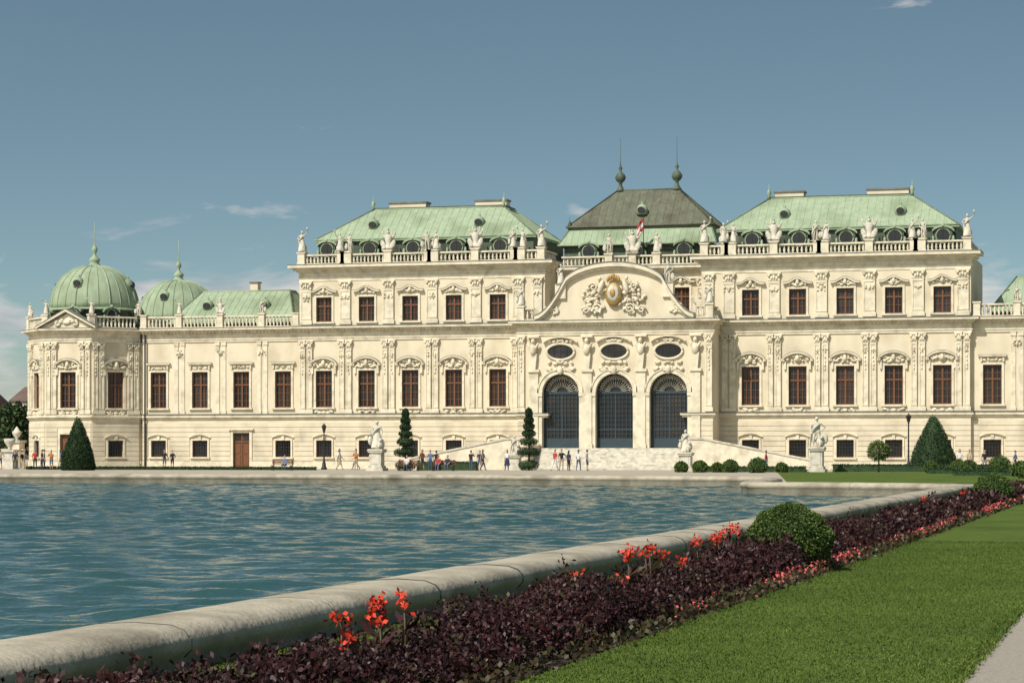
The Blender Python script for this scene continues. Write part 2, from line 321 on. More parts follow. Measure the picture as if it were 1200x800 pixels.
BW=[11.95,16.25,20.55,24.9,29.2]; WW=[33.55,37.85,42.15,46.5]
for sg in(-1,1):
    xs=lambda a,b_:(min(sg*a,sg*b_),max(sg*a,sg*b_))
    x0,x1=xs(7.4,31.7); ops=[]
    for w in BW:
        x=sg*w; ops+=[(x-.78,x+.78,1.1,2.7),(x-.82,x+.82,5.85,9.35),(x-.78,x+.78,14.0,16.35)]
    wall(x0,x1,0,19.2,0,ops); rustic(x0,x1,0,ops)
    W.box(x0,x1,.5,14,0,19.2,'plaster')
    for w in BW:
        x=sg*w; window(x,0,1.1,2.7,1.56,'ground'); window(x,0,5.85,9.35,1.64,'grand'); window(x,0,14.0,16.35,1.56,'upper')
    mids=[14.1,18.4,22.72,27.05,31.0]
    for w in mids+[9.95]:
        x=sg*w
        pilaster(x-.36,.55,5.25,12.25,0); pilaster(x+.36,.55,5.25,12.25,0)
        pilaster(x,1.05,13.75,17.9,0,True,.14)
    pilaster(sg*8.1,.9,13.75,17.9,0,True,.14)
    cornice(x0,x1,0,13.5,ENT); dentils(x0,x1,-.2,13.1)
    cornice(x0,x1,0,4.95,[(.12,-.2,-.02),(.26,-.018,.14),(.16,.142,.26)])
    T.box(x0,x1,-.05,.02,17.9,18.25,'trim')
    cornice(x0,x1,0,19.35,[(.10,-1.2,-1.0),(.05,-.998,-.6),(.24,-.598,-.42),(.5,-.418,-.2),(.9,-.198,.06)],back=3); dentils(x0,x1,-.24,18.93,.2,.2,.5,.22)
    pts=sorted([7.7,9.95,14.1,18.4,22.72,27.05,31.4])
    for a,b_ in zip(pts,pts[1:]):
        p,q=xs(a+.35,b_-.35); baluster_run((p,-.1),(q,-.1),19.45,1.0)
    for i,a in enumerate(pts):
        pedestal(sg*a,-.1,19.45,1.08); 
        if i%2==0: ROOFST+= [(sg*a,-.1,20.66,3,1.08,0)] if i not in(0,6) else [(sg*a,-.1,20.66,i%3,1.12,0)]
        else: ROOFST+= [(sg*a-.5,-.1,20.66,(i+1)%3,.98,.4),(sg*a+.45,-.1,20.66,(i+2)%3,.95,-.4)]; pedestal(sg*a-.35,-.1,19.45,1.08); pedestal(sg*a+.35,-.097,19.45,1.08)
    baluster_run((sg*7.6,.3),(sg*7.6,4.8),19.45,1.0)
    baluster_run((sg*31.5,.3),(sg*31.5,9),19.45,1.0)
    e0,e1=xs(8.9,30.3); RF.box(e0,e1,1.5,13,19.4,21.75,'copperd')
    RF.box(e0-.3,e1+.3,1.2,13.3,21.75,21.92,'copper')
    r0,r1=xs(12.8,26.0)
    hiproof(e0-.28,e1+.28,1.22,13.2,21.95,r0,r1,5.2,9.5,25.1,'copper')
    RF.box(r0,r1,5.3,9.4,25.1,25.3,'copperd')
    for w in BW: dormer(sg*w,.85,20.15,1.6,1.25)
    for w in(14.6,25.2): lucarne(sg*w,3.0,23.0)
    cc=[(-24.6,-20.9),(-15.9,-12.8)] if sg<0 else [(13.2,15.9),(21.8,25.6)]
    for a,b_ in cc:
        RF.box(a,b_,6,7.4,25.2,25.75,'plaster'); RF.box(a-.1,b_+.1,5.9,7.5,25.752,25.9,'lead')
    for a in(12.8,26.0): RF.lathe(sg*a,5.2,25.1,[(.2,0),(.1,.3),(.22,.55),(.16,.75),(.03,.95),(.02,1.4)],8,'copper')
    # ---- wing
    x0,x1=xs(31.7,48.2); y=.5; ops=[]
    for w in WW:
        x=sg*w; ops+=[(x-.82,x+.82,5.85,9.35)]
        if w==37.85: ops+=[(x-.85,x+.85,0,3.45)]
        else: ops+=[(x-.78,x+.78,1.1,2.7)]
    wall(x0,x1,0,13.3,y,ops); rustic(x0,x1,y,ops); W.box(x0,x1,y+.5,14,0,13.3,'plaster')
    for w in WW:
        x=sg*w; window(x,y,5.85,9.35,1.64,'plain')
        if w!=37.85: window(x,y,1.1,2.7,1.56,'ground')
        else:
            WD.box(x-.85,x+.85,y+.2,y+.3,0,3.45,'wood'); WD.box(x-.05,x+.05,y+.14,y+.198,0,3.4,'wood'); WD.box(x-.85,x+.85,y+.13,y+.197,2.5,2.62,'wood')
            for q in(-1,1):
                for zz in(.3,1.45): WD.box(x+q*.44-.26,x+q*.44+.26,y+.165,y+.196,zz,zz+.9,'wood')
                G.box(x+q*.44-.3,x+q*.44+.3,y+.17,y+.196,2.7,3.3,'glass')
                T.box(x+q*.98-.13,x+q*.98+.13,y-.12,y+.1,0,3.7,'trim')
            T.box(x-.85,x+.85,y-.12,y+.1,3.45,3.7,'trim'); T.box(x-1.3,x+1.3,y-.3,y+.05,3.702,3.85,'trim')
    for w in [35.7,40.0,44.3]:
        x=sg*w
        for q in(-.33,.33): 
            T.box(x+q-.2,x+q+.2,y-.08,y+.02,5.25,12.2,'trim')
            T.box(x+q-.24,x+q+.24,y-.14,y+.02,11.9,12.22,'trim'); T.box(x+q-.24,x+q+.24,y-.12,y+.02,5.2,5.6,'trim')
        orn(x,y-.1,11.2,.7,.7,4)
    cornice(x0,x1,y,13.5,ENT,ends=(0,0)); dentils(x0,x1,y-.2,13.1)
    cornice(x0,x1,y,4.95,[(.12,-.2,-.02),(.26,-.018,.14),(.16,.142,.26)],ends=(0,0))
    ps=[32.2,35.7,40.0,44.3,48.0]
    for a,b_ in zip(ps,ps[1:]):
        p,q=xs(a+.3,b_-.3); baluster_run((p,y-.05),(q,y-.05),13.58,1.2)
    for i,a in enumerate(ps):
        pedestal(sg*a,y-.05,13.58,1.25,.6)
        if i in(1,2,3): ROOFST.append((sg*a,y-.05,14.95,3 if i==2 else i%3,.75,0))
    e0,e1=xs(33.1,46.4); r0,r1=xs(35.3,44.6)
    hiproof(e0,e1,2.2,13,14.2,r0,r1,7,8.6,17.6,'copper')
    for w in(37,43): lucarne(sg*w,4.6,15.6)
    RF.box(sg*39.2-.4,sg*39.2+.4,7.2,8.0,17.6,18.4,'plaster'); RF.box(sg*39.2-.5,sg*39.2+.5,7.1,8.1,18.402,18.52,'lead')
    WD.tube([(sg*47.85,.25,13),(sg*47.85,.25,.2)],.09,6,'dark')
    # ---- octagonal corner pavilions
    for yc in(3.0,24.0):
        Rr=6.4; ap=Rr*math.cos(R(22.5)); hw=Rr*math.sin(R(22.5)); cx=sg*54.5
        for k in range(8):
            al=R(45*k); setM(Matrix.Translation((cx,yc,0))@Matrix.Rotation(al,4,'Z'))
            y=-ap
            full=(yc<10)
            if k in(3,4,5) or not full:
                W.box(-hw,hw,y,y+.5,0,13.4,'plaster'); continue
            ops=[(-.82,.82,5.85,9.35),(-.78,.78,1.1,2.7)]
            if k==0: ops[1]=(-.85,.85,0,3.3)
            wall(-hw,hw,0,13.4,y,ops); rustic(-hw+.06,hw-.06,y,ops)
            window(0,y,5.85,9.35,1.64,'grand')
            if k==0:
                WD.box(-.85,.85,y+.2,y+.3,0,3.3,'wood'); T.box(-1.05,-.85,y-.12,y+.1,0,3.5,'trim');T.box(.85,1.05,y-.12,y+.1,0,3.5,'trim');T.box(-.85,.85,y-.12,y+.1,3.3,3.5,'trim')
            else: window(0,y,1.1,2.7,1.56,'ground')
            for q in(-1,1):
                pilaster(q*(hw-.36),.5,5.25,12.25,y); pilaster(q*(hw-.98),.5,5.25,12.25,y)
            if k==0:
                T.extr([(-hw-.35,13.62),(hw+.35,13.62),(0,15.0)],y-.35,y+.6,'trim')
                for q in(-1,1): T.strip([(q*(hw+.75),13.72),(0,15.42)],[(q*(hw+.7),13.56),(0,15.2)],y-.75,y+.6,'trim'); T.strip([(q*(hw+.75),13.78),(0,15.48)],[(q*(hw+.75),13.725),(0,15.425)],y-.78,y+.6,'lead')
                orn(0,y-.4,14.15,3.0,.7,12,d=.14)
            else: 
                baluster_run((-hw+.3,y+.05),(hw-.3,y+.05),13.58,1.2)
            if k in(0,1,7): 
                pedestal(-hw,y+.1,13.58,1.25,.6)
        setM(None)
        for p,a,b_ in ENT+[(.12,-8.75,-8.57),(.26,-8.568,-8.41),(.16,-8.408,-8.29)]:
            T.lathe(cx,yc,13.5,[((ap+p)/math.cos(R(22.5)),a),((ap+p)/math.cos(R(22.5)),b_)],8,'trim',off=R(22.5),smooth=False)
        T.lathe(cx,yc,13.562,[((ap+.77)/math.cos(R(22.5)),0),((ap+.77)/math.cos(R(22.5)),.05)],8,'lead',off=R(22.5),smooth=False)
        RF.lathe(cx,yc,13.5,[(5.0,0),(4.8,.5),(4.55,.7),(4.5,2.0)],8,'copperd',off=R(22.5),smooth=False)
        RF.lathe(cx,yc,15.5,[(4.75,0),(4.75,.16),(4.45,.25)],32,'copper')
        prof=[(4.4,.2)]
        for i in range(1,13):
            t=i/12; a=t*math.pi/2*.93
            prof.append((4.42*math.cos(a)**.85,.25+4.35*math.sin(a)))
        prof+=[(.5,4.75),(.42,4.95),(.55,5.1),(.5,5.3),(.22,5.55),(.12,5.8),(.26,6.05),(.3,6.25),(.22,6.45),(.06,6.7),(.035,7.4),(.03,9.0)]
        RF.lathe(cx,yc,15.5,prof,32,'copper')
        for k in range(24):
            a=2*math.pi*k/24; pts_=[(cx+(r+.01)*math.cos(a),yc+(r+.01)*math.sin(a),15.5+z) for r,z in prof[:13]]
            RF.tube(pts_,.045 if k%3 else .09,4,'copper')
        for k in range(8):
            setM(Matrix.Translation((cx,yc,0))@Matrix.Rotation(R(45*k),4,'Z')); dormer(0,-4.75,14.2,1.3,1.15)
            if k%2==0 : lucarne(0,-3.6,17.7)
        setM(None)
        if yc<10:
            for a in(-67.5,-112.5): ROOFST.append((cx+6.3*math.cos(R(a)),yc+6.3*math.sin(R(a)),14.95,0,.75,0))
            ROOFST.append((cx+6.3*math.cos(R(-22.5)),yc+6.3*math.sin(R(-22.5)),14.95,1,.75,0)); ROOFST.append((cx+6.3*math.cos(R(-157.5)),yc+6.3*math.sin(R(-157.5)),14.95,2,.75,0))

# ---- recessed centre
ops=[(x-.8,x+.8,14.6,17.0) for x in(-4.6,0,4.6)]
wall(-7.4,7.4,13.2,19.2,4.6,ops); W.box(-7.4,7.4,5.1,14,13.2,19.2,'plaster')
for x in(-4.6,0,4.6): window(x,4.6,14.6,17.0,1.6,'upper')
for x in(-6.6,-2.3,2.3,6.6): pilaster(x,.9,13.9,17.9,4.6,True,.14)
cornice(-7.3,7.3,4.6,19.0,[(.10,-1.2,-1.0),(.05,-.998,-.6),(.24,-.598,-.42),(.5,-.418,-.2),(.7,-.198,.05)],ends=(0,0))
for a,b_ in((-6.9,-2.7),(-1.9,1.9),(2.7,6.9)): baluster_run((a,4.5),(b_,4.5),19.1,1.0)
for x in(-2.3,2.3,0): pedestal(x,4.5,19.1,1.05)
ROOFST+=[(-2.3,4.5,20.3,1,1.0,0),(2.3,4.5,20.3,2,1.0,0),(0,4.4,20.3,3,1.15,0)]
RF.box(-7.2,7.2,6.6,17,19.0,21.3,'copperd')
slope((-7.7,6.1,21.3),(7.7,6.1,21.3),(6.9,7.7,23.0),(-6.9,7.7,23.0),'copper',.6)
slope((7.7,6.1,21.3),(7.7,17.5,21.3),(6.9,16,23.0),(6.9,7.7,23.0),'copper',.6)
slope((-7.7,17.5,21.3),(-7.7,6.1,21.3),(-6.9,7.7,23.0),(-6.9,16,23.0),'copper',.6)
RF.box(-7.1,7.1,7.5,16.2,22.98,23.15,'brown')
hiproof(-7.2,7.2,7.4,16.3,23.16,-3.0,3.0,11.4,12.2,27.0,'brown')
for x in(-4.6,0,4.6): dormer(x,5.95,19.85,1.6,1.25)
lucarne(0,8.6,24.3)
for x in(-2.8,2.8):
    RF.lathe(x,11.6,26.9,[(.5,0),(.35,.25),(.2,.5),(.14,.8),(.42,1.05),(.55,1.35),(.42,1.65),(.15,1.9),(.1,2.1),(.2,2.25),(.08,2.5),(.03,2.8),(.02,5.2)],12,'copperd')
for x in(-6.9,6.9): RF.lathe(x,7.6,23.1,[(.2,0),(.1,.2),(.2,.4),(.04,.7),(.02,1.1)],8,'copperd')
RF.tube([(.9,5,20.6),(.9,5,23.9)],.04,6,'dark')
fl=MB([clothes['red'],clothes['white']])
for k,(c) in enumerate(('red','white','red')):
    vs=[];n=6
    for i in range(n+1):
        for j in(0,1): vs.append((.9-.11*i+.03*math.sin(i*2),5+.12*math.sin(i*1.3),23.8-.4*k-.4*j-.35*i*.5))
    fl.add(vs,[(2*i,2*i+1,2*i+3,2*i+2) for i in range(n)],clothes[c])
fl.obj('flag',palace)

# ---- portal
y=-3.4; XA=[-5.03,0,5.03]; ra=1.75; zsp=7.0; zb=1.95
xprev=-9.1
for x in XA+[9.1+ra]:
    W.box(xprev,x-ra,y,y+.9,0,zsp,'plaster'); xprev=x+ra
for x in XA: W.box(x-ra,x+ra,y,y+.9,0,zb,'plaster')
xprev=-9.1
for x in XA+[9.1+ra]:
    W.box(xprev,x-ra,y,y+.9,zsp,9.1,'plaster'); xprev=x+ra
n=16
for x in XA:
    for i in range(n):
        a0=math.pi*i/n;a1=math.pi*(i+1)/n
        W.extr([(x+ra*math.cos(a0),zsp+ra*math.sin(a0)),(x+ra*math.cos(a1),zsp+ra*math.sin(a1)),(x+ra*math.cos(a1),9.1),(x+ra*math.cos(a0),9.1)],y,y+.9,'plaster')
    up=[(x+(ra+.34)*math.cos(math.pi*i/20),zsp+(ra+.34)*math.sin(math.pi*i/20)) for i in range(21)]; lo=[(x+(ra-.02)*math.cos(math.pi*i/20),zsp+(ra-.02)*math.sin(math.pi*i/20)) for i in range(21)]
    T.strip(up,lo,y-.12,y+.05,'trim'); T.strip([(x+(a-x)*1.05,zsp+(b_-zsp)*1.05) for a,b_ in up],up,y-.2,y+.05,'trim')
    O.ell((x,y-.25,9.05),(.28,.2,.42),'trim'); orn(x,y-.12,9.15,2.6,.4,6)
    for q in(-1,1): T.box(x+q*(ra+.38)-.4,x+q*(ra+.38)+.4,y-.18,y+.05,zsp-.32,zsp-.02,'trim'); T.box(x+q*(ra+.3)-.3,x+q*(ra+.3)+.3,y-.1,y+.05,zb,zsp-.33,'trim')
    yy=y+.55
    G.box(x-ra,x+ra,yy+.1,yy+.14,zb,zsp,'glass'); 
    G.extr([(x+ra*math.cos(math.pi*i/20),zsp+ra*math.sin(math.pi*i/20)) for i in range(21)],yy+.1,yy+.14,'glass')
    for k in range(11):
        xx=x-ra+.03+(2*ra-.06)*k/10; wd=.06 if k in(0,5,10) else .024; WD.box(xx-wd,xx+wd,yy,yy+.08,zb,zsp,'gate')
    for k in range(13):
        zz=zb+.05+(zsp-zb-.1)*k/12; wd=.07 if k in(0,4,12) else .022; WD.box(x-ra,x+ra,yy+.01,yy+.07,zz-wd,zz+wd,'gate')
    WD.box(x-ra,x+ra,yy-.001,yy+.09,zb,zb+.9,'gate')
    WD.box(x-ra,x+ra,yy-.06,yy+.09,zsp-.1,zsp+.12,'gate')
    for rr,t in((ra-.06,.07),(ra*.62,.045),(ra*.3,.045)):
        WD.tube([(x+rr*math.cos(math.pi*i/20),yy+.03,zsp+rr*math.sin(math.pi*i/20)) for i in range(21)],t,4,'gate')
    for i in range(1,16):
        a=math.pi*i/16; T.tube([(x+.5*math.cos(a),yy+.03,zsp+.5*math.sin(a)),(x+ra*math.cos(a),yy+.03,zsp+ra*math.sin(a))],.022,4,'trim')
        T.tube([(x+(ra*.8+.14*math.cos(t))*math.cos(a)-.14*math.sin(t)*math.sin(a),yy+.02,zsp+(ra*.8+.14*math.cos(t))*math.sin(a)+.14*math.sin(t)*math.cos(a)) for t in [j*math.pi/3 for j in range(7)]],.02,4,'trim')
W.box(-9.1,9.1,y,y+.9,9.1,13.4,'plaster')
W.box(-9.1,-8.2,y+.9,0,0,13.4,'plaster');W.box(8.2,9.1,y+.9,0,0,13.4,'plaster')
W.box(-8.2,8.2,-.9,0,0,13.4,'plaster'); W.box(-9.0,9.0,y+.05,4.6,13.1,13.42,'plaster'); W.box(-8.2,8.2,y+.9,-.9,1.5,zb-.01,'trim')
for x in XA:
    zc=10.75; G.extr([(x+1.22*math.cos(2*math.pi*i/24),zc+.66*math.sin(2*math.pi*i/24)) for i in range(24)],y-.03,y-.004,'glass')
    T.tube([(x+1.3*math.cos(2*math.pi*i/28),y-.08,zc+.74*math.sin(2*math.pi*i/28)) for i in range(29)],.12,6,'trim')
    for q in(-.6,0,.6): WD.box(x+q-.025,x+q+.025,y-.07,y-.031,zc-.55,zc+.55,'dark')
    WD.box(x-1.15,x+1.15,y-.068,y-.032,zc-.025,zc+.025,'dark')
    up=arc(x,1.6,zc+.92,.5,14,.8); T.strip(up,[(a,b_-.13) for a,b_ in up],y-.35,y,'trim'); orn(x,y-.1,zc+1.0,2.2,.3,8); orn(x,y-.1,zc-1.0,2.4,.25,6)
for x in(-7.55,-2.5,2.5,7.55):
    T.box(x-.55,x+.55,y-.3,y,zb-.6,zb+.4,'trim') if abs(x)>3 else T.box(x-.5,x+.5,y-.3,y,zb,zb+.4,'trim')
    T.box(x-.42,x+.42,y-.2,y,zb+.4,8.9,'trim')
    T.box(x-.55,x+.55,y-.34,y,8.902,9.15,'trim')
    O.ell((x,y-.4,11.72),(.2,.22,.26),'trim'); O.ell((x,y-.32,10.95),(.34,.26,.55),'trim',jit=.1); O.ell((x-.33,y-.36,11.25),(.13,.17,.4),'trim',rot=.5); O.ell((x+.33,y-.36,11.25),(.13,.17,.4),'trim',rot=-.5)
    T.extr([(x-.2,9.15),(x+.2,9.15),(x+.34,10.6),(x-.34,10.6)],y-.34,y,'trim'); T.box(x-.55,x+.55,y-.4,y,12.05,12.25,'trim')
for x in(-8.75,8.75): pilaster(x,.6,5.25,12.25,y)
cornice(-9.1,9.1,y,13.5,ENT,back=3.3); dentils(-9.1,9.1,y-.2,13.1)
for q in(-1,1): cornice(*( (-9.1,-6.4) if q<0 else (6.4,9.1)),y,4.95,[(.12,-.2,-.02),(.26,-.018,.14)])
for q in(-1,1): rustic(*((-9.1,-6.95) if q<0 else (6.95,9.1)),y,[])
N_=40
def gz(x):
    a=abs(x)
    if a<=4.5: return 16.15+2.35*math.sqrt(max(0,1-(a/5.0)**2))
    z45=16.15+2.35*math.sqrt(1-.81)
    t=(a-4.5)/(7.4-4.5); return 13.75+(z45-13.75)*(1-t)**1.7
gx=[-7.4+14.8*i/N_ for i in range(N_+1)]
up=[(x,gz(x)) for x in gx]
for i in range(N_): W.extr([(gx[i],13.5),(gx[i+1],13.5),up[i+1],up[i]],y-.05,y+.7,'plaster')
T.strip([(x,z+.32) for x,z in up],[(x,z-.05) for x,z in up],y-.55,y+.75,'trim')
T.strip([(x,z-.052) for x,z in up],[(x,z-.3) for x,z in up],y-.28,y,'trim')
T.strip([(x,z+.40) for x,z in up],[(x,z+.322) for x,z in up],y-.6,y+.78,'lead')
zc=16.0
O.ell((0,y-.35,zc-.1),(.8,.3,1.1),'gold',nu=12,nv=8); O.ell((0,y-.55,zc),(.58,.2,.8),'stone',nu=10,nv=6); O.ell((0,y-.68,zc),(.3,.15,.42),'gold')
for k in range(7): a=R(20+k*140/6); O.ell((.55*math.cos(a),y-.4,zc+1.15+.3*math.sin(a)),(.13,.15,.25),'gold')
O.ell((0,y-.4,zc+1.6),(.16,.14,.2),'gold')
for sg in(-1,1):
    for k in range(46):
        a=random.uniform(-1.1,1.25); r=random.uniform(1.15,2.9); ex=r*math.cos(a)*sg; ez=zc-.35+r*math.sin(a)*.62
        if ez<14.1 or ez>gz(ex)-.45: continue
        O.ell((ex,y-.16-random.random()*.16,ez),(random.uniform(.12,.36),.16,random.uniform(.1,.2)),'trim',rot=random.uniform(-1.5,1.5),nu=6,nv=4)
    for (cx_,cz_,r0) in((1.5,14.6,.5),(2.6,14.5,.4),(1.9,16.6,.45)):
        O.tube([(sg*(cx_+r0*(1-t/14)*math.cos(t*.75)),y-.3,cz_+r0*(1-t/14)*math.sin(t*.75)) for t in range(13)],.09,5,'trim')
    O.ell((sg*1.15,y-.45,zc+.6),(.25,.25,.7),'trim',rot=sg*.3); O.ell((sg*1.25,y-.5,zc+1.35),(.17,.18,.2),'trim')
    ROOFST+=[(sg*5.0,y,16.9,0 if sg<0 else 1,1.0,0),(sg*8.8,y+.1,15.0,2,.95,0)]
    BL.box(sg*5.0-.5,sg*5.0+.5,y-.3,y+.6,15.6,16.92,'trim')
    pedestal(sg*8.8,y+.1,13.6,1.25,.65); baluster_run((sg*8.85,y+.5),(sg*8.85,-.2),13.6,1.2); baluster_run((sg*7.5,y+.05),(sg*8.4,y+.05),13.6,1.2)
    orn(sg*5.9,y-.12,14.6,1.4,.9,9)
    ROOFST+=[(sg*6.8,2.5,14.0,3,1.2,0)]; pedestal(sg*6.8,2.5,13.4,.6)
ST=MB(['stone','trim'])
for k in range(12):
    z=zb*(12-k)/12
    ST.box(-6.9,6.9,y-.2-.36*(k+1),y-.2-.36*k,0,z,'stone')
ST.box(-8.6,8.6,y-.2,y-.002,0,zb-.004,'stone')
for sg in(-1,1):
    a,b_=sorted((sg*6.9,sg*7.6)); ST.box(a,b_,y-4.6,y-.2,0,zb+.1,'trim'); ST.box(a-.06,b_+.06,y-4.7,y-.1,zb+.102,zb+.28,'trim')
    pol=[(sg*7.6,0),(sg*7.6,zb),(sg*9,zb),(sg*19,.05),(sg*19,0)]
    ST.extr(pol,y-4.2,y-.9,'trim')
    for yy in(y-4.5,):
        ST.extr([(sg*7.62,0),(sg*7.62,zb+.75),(sg*9,zb+.75),(sg*19,.75),(sg*19.4,.75),(sg*19.4,0)],yy,yy+.295,'trim')
        ST.extr([(sg*7.6,zb+.752),(sg*7.6,zb+.9),(sg*9,zb+.9),(sg*19,.9),(sg*19.5,.9),(sg*19.5,.752),(sg*19,.752),(sg*9,zb+.752)],yy-.08,yy+.38,'stone')
ST.obj('entrance_stairs',palace)
for mb,nm in((W,'walls'),(T,'mouldings'),(O,'stucco_ornament'),(WD,'window_frames'),(G,'window_glass'),(RF,'roofs'),(BL,'balustrades')): mb.obj(nm,palace)

# ---------------------------------------------------------------- figures
def skin(vs,es,rad,sub=1):
    me=bpy.data.meshes.new('sk'); me.from_pydata(vs,es,[]); ob=bpy.data.objects.new('sk',me); COL.objects.link(ob)
    md=ob.modifiers.new('s','SKIN')
    if not me.skin_vertices:
        bpy.context.view_layer.objects.active=ob; bpy.ops.mesh.customdata_skin_add()
    for i,r in enumerate(rad): me.skin_vertices[0].data[i].radius=r if hasattr(r,'__len__') else (r,r)
    me.skin_vertices[0].data[0].use_root=True
    md.use_smooth_shade=True
    sm=ob.modifiers.new('u','SUBSURF'); sm.levels=sub; sm.render_levels=sub
    dg=bpy.context.evaluated_depsgraph_get(); out=bpy.data.meshes.new_from_object(ob.evaluated_get(dg))
    bpy.data.objects.remove(ob); return out
def seg_d(p,a,b_):
    a=Vector(a);b_=Vector(b_);t=max(0,min(1,(p-a).dot(b_-a)/max(1e-9,(b_-a).length_squared))); return (p-a-(b_-a)*t).length
def body_data(pose):
    J=dict(pel=(0,0,.93),wai=(0,0,1.08),che=(0,0,1.27),nb=(0,0,1.42),nk=(0,-.005,1.5),hd=(0,-.015,1.57),
     sl=(-.17,0,1.37),el=(-.23,.02,1.1),wl=(-.23,-.05,.86),sr=(.17,0,1.37),er=(.23,.02,1.1),wr=(.23,-.05,.86),
     hl=(-.09,0,.87),kl=(-.1,-.02,.48),al=(-.1,.02,.09),tl=(-.11,-.13,.04),hr=(.09,0,.87),kr=(.1,-.02,.48),ar=(.1,.02,.09),tr=(.11,-.13,.04))
    if pose=='walk':
        J.update(kl=(-.1,-.2,.5),al=(-.1,-.28,.1),tl=(-.1,-.42,.06),kr=(.1,.06,.49),ar=(.1,.32,.16),tr=(.1,.2,.05),wl=(-.22,.12,.88),el=(-.22,.1,1.11),er=(.22,-.06,1.11),wr=(.2,-.24,.94))
    if pose=='sit':
        J={k:(v[0],v[1],v[2]-.42) for k,v in J.items()}
        J.update(kl=(-.12,-.44,.5),al=(-.12,-.42,.1),tl=(-.12,-.56,.04),kr=(.12,-.44,.5),ar=(.13,-.46,.1),tr=(.14,-.6,.04),el=(-.22,-.1,.72),wl=(-.12,-.32,.58),er=(.22,-.1,.72),wr=(.12,-.32,.58))
    if pose=='photo':
        J.update(el=(-.25,-.18,1.2),wl=(-.1,-.34,1.42),er=(.25,-.18,1.2),wr=(.1,-.34,1.42))
    if pose=='hip':
        J.update(er=(.36,.06,1.14),wr=(.2,-.02,.98),kl=(-.14,-.06,.49),al=(-.16,0,.09),tl=(-.2,-.14,.04))
    if pose=='raise':
        J.update(er=(.38,-.08,1.52),wr=(.42,-.14,1.78),el=(-.34,.02,1.14),wl=(-.2,-.2,1.05),kr=(.12,-.14,.5),ar=(.12,.08,.1),tr=(.13,-.06,.04),che=(-.03,0,1.27))
    names=list(J); rad=dict(pel=(.15,.115),wai=(.125,.095),che=(.165,.115),nb=(.075,.07),nk=.052,hd=.055,sl=.062,el=.044,wl=.03,sr=.062,er=.044,wr=.03,hl=.092,kl=.06,al=.04,tl=.035,hr=.092,kr=.06,ar=.04,tr=.035)
    E=[('pel','wai','top'),('wai','che','top'),('che','nb','top'),('nb','nk','skin'),('nk','hd','skin'),('che','sl','top'),('sl','el','top'),('el','wl','skin'),('che','sr','top'),('sr','er','top'),('er','wr','skin'),
       ('pel','hl','bot'),('hl','kl','bot'),('kl','al','bot'),('al','tl','shoe'),('pel','hr','bot'),('hr','kr','bot'),('kr','ar','bot'),('ar','tr','shoe')]
    return J,names,rad,E
def figure(pose,mats,skirt=False,longhair=False,stone=False,shorts=False):
    J,names,rad,E=body_data(pose)
    me=skin([J[n] for n in names],[(names.index(a),names.index(b_)) for a,b_,_ in E],[rad[n] for n in names])
    b_=MB(mats); lab={'skin':0,'top':1,'bot':2,'shoe':3,'hair':4}
    vs=[tuple(v.co) for v in me.vertices]
    for p in me.polygons:
        c=Vector(p.center); bd=min(E,key=lambda e:seg_d(c,J[e[0]],J[e[1]])); l=bd[2]
        if shorts and l=='bot' and c.z<J['kl'][2]-.02: l='skin'
        b_.f.append(list(p.vertices)); b_.mi.append(0 if stone else lab[l]); b_.sm.append(True)
    b_.v=vs; bpy.data.meshes.remove(me)
    K=(lambda i:mats[0]) if stone else (lambda i:mats[i])
    h=Vector(J['hd'])+Vector((0,-.005,.055))
    b_.ell(h,(.073,.092,.115),K(0),nu=12,nv=9)
    b_.ell(h+Vector((0,-.095,-.01)),(.012,.02,.022),K(0),nu=6,nv=4)
    b_.ell(h+Vector((0,-.085,-.055)),(.024,.01,.007),K(1 if stone else 0),nu=6,nv=3)
    for q in(-1,1):
        b_.ell(h+Vector((q*.03,-.082,.012)),(.012,.009,.007),K(4),nu=6,nv=3); b_.ell(h+Vector((q*.075,0,-.005)),(.012,.02,.03),K(0),nu=6,nv=4)
    b_.ell(h+Vector((0,.018,.03)),(.083,.092,.105),K(4),nu=12,nv=8)
    if longhair: b_.ell(h+Vector((0,.05,-.09)),(.085,.05,.16),K(4),nu=10,nv=6)
    for a,w_ in(('el','wl'),('er','wr')):
        wv=Vector(J[w_]); d=(wv-Vector(J[a])).normalized(); sd=Vector((0,1,0)) if abs(d.y)<.8 else Vector((1,0,0)); pv=d.cross(sd).normalized()
        b_.tube([wv-d*.02,wv+d*.05,wv+d*.10],[.026,.034,.03],6,K(0))
        for k in range(4):
            o=wv+d*.09+sd*(-.027+.018*k); ln=(.07,.085,.08,.06)[k]; b_.tube([o,o+d*ln*.55,o+d*ln+pv*.015],[.0095,.009,.007],4,K(0))
        o=wv+d*.035-sd*.03; b_.tube([o,o-sd*.02+d*.03,o-sd*.028+d*.065],[.011,.01,.008],4,K(0))
    if skirt:
        n=20;prof=[]
        z0=J['wai'][2]; 
        for r,z in((.135,z0-.02),(.17,.9),(.2,.7),(.24,.5),(.27,.42 if not stone else .1)): prof.append((r,z))
        vv=[];ff=[]
        for r,z in prof:
            for k in range(n):
                a=2*math.pi*k/n; q=1+.1*math.cos(a*5+z*3)*(1.1-z)
                vv.append((r*q*math.cos(a),r*q*math.sin(a)*.85,z))
        for i in range(len(prof)-1):
            for k in range(n): ff.append((i*n+k,i*n+(k+1)%n,(i+1)*n+(k+1)%n,(i+1)*n+k))
        b_.add(vv,ff,K(2),True)
    return b_
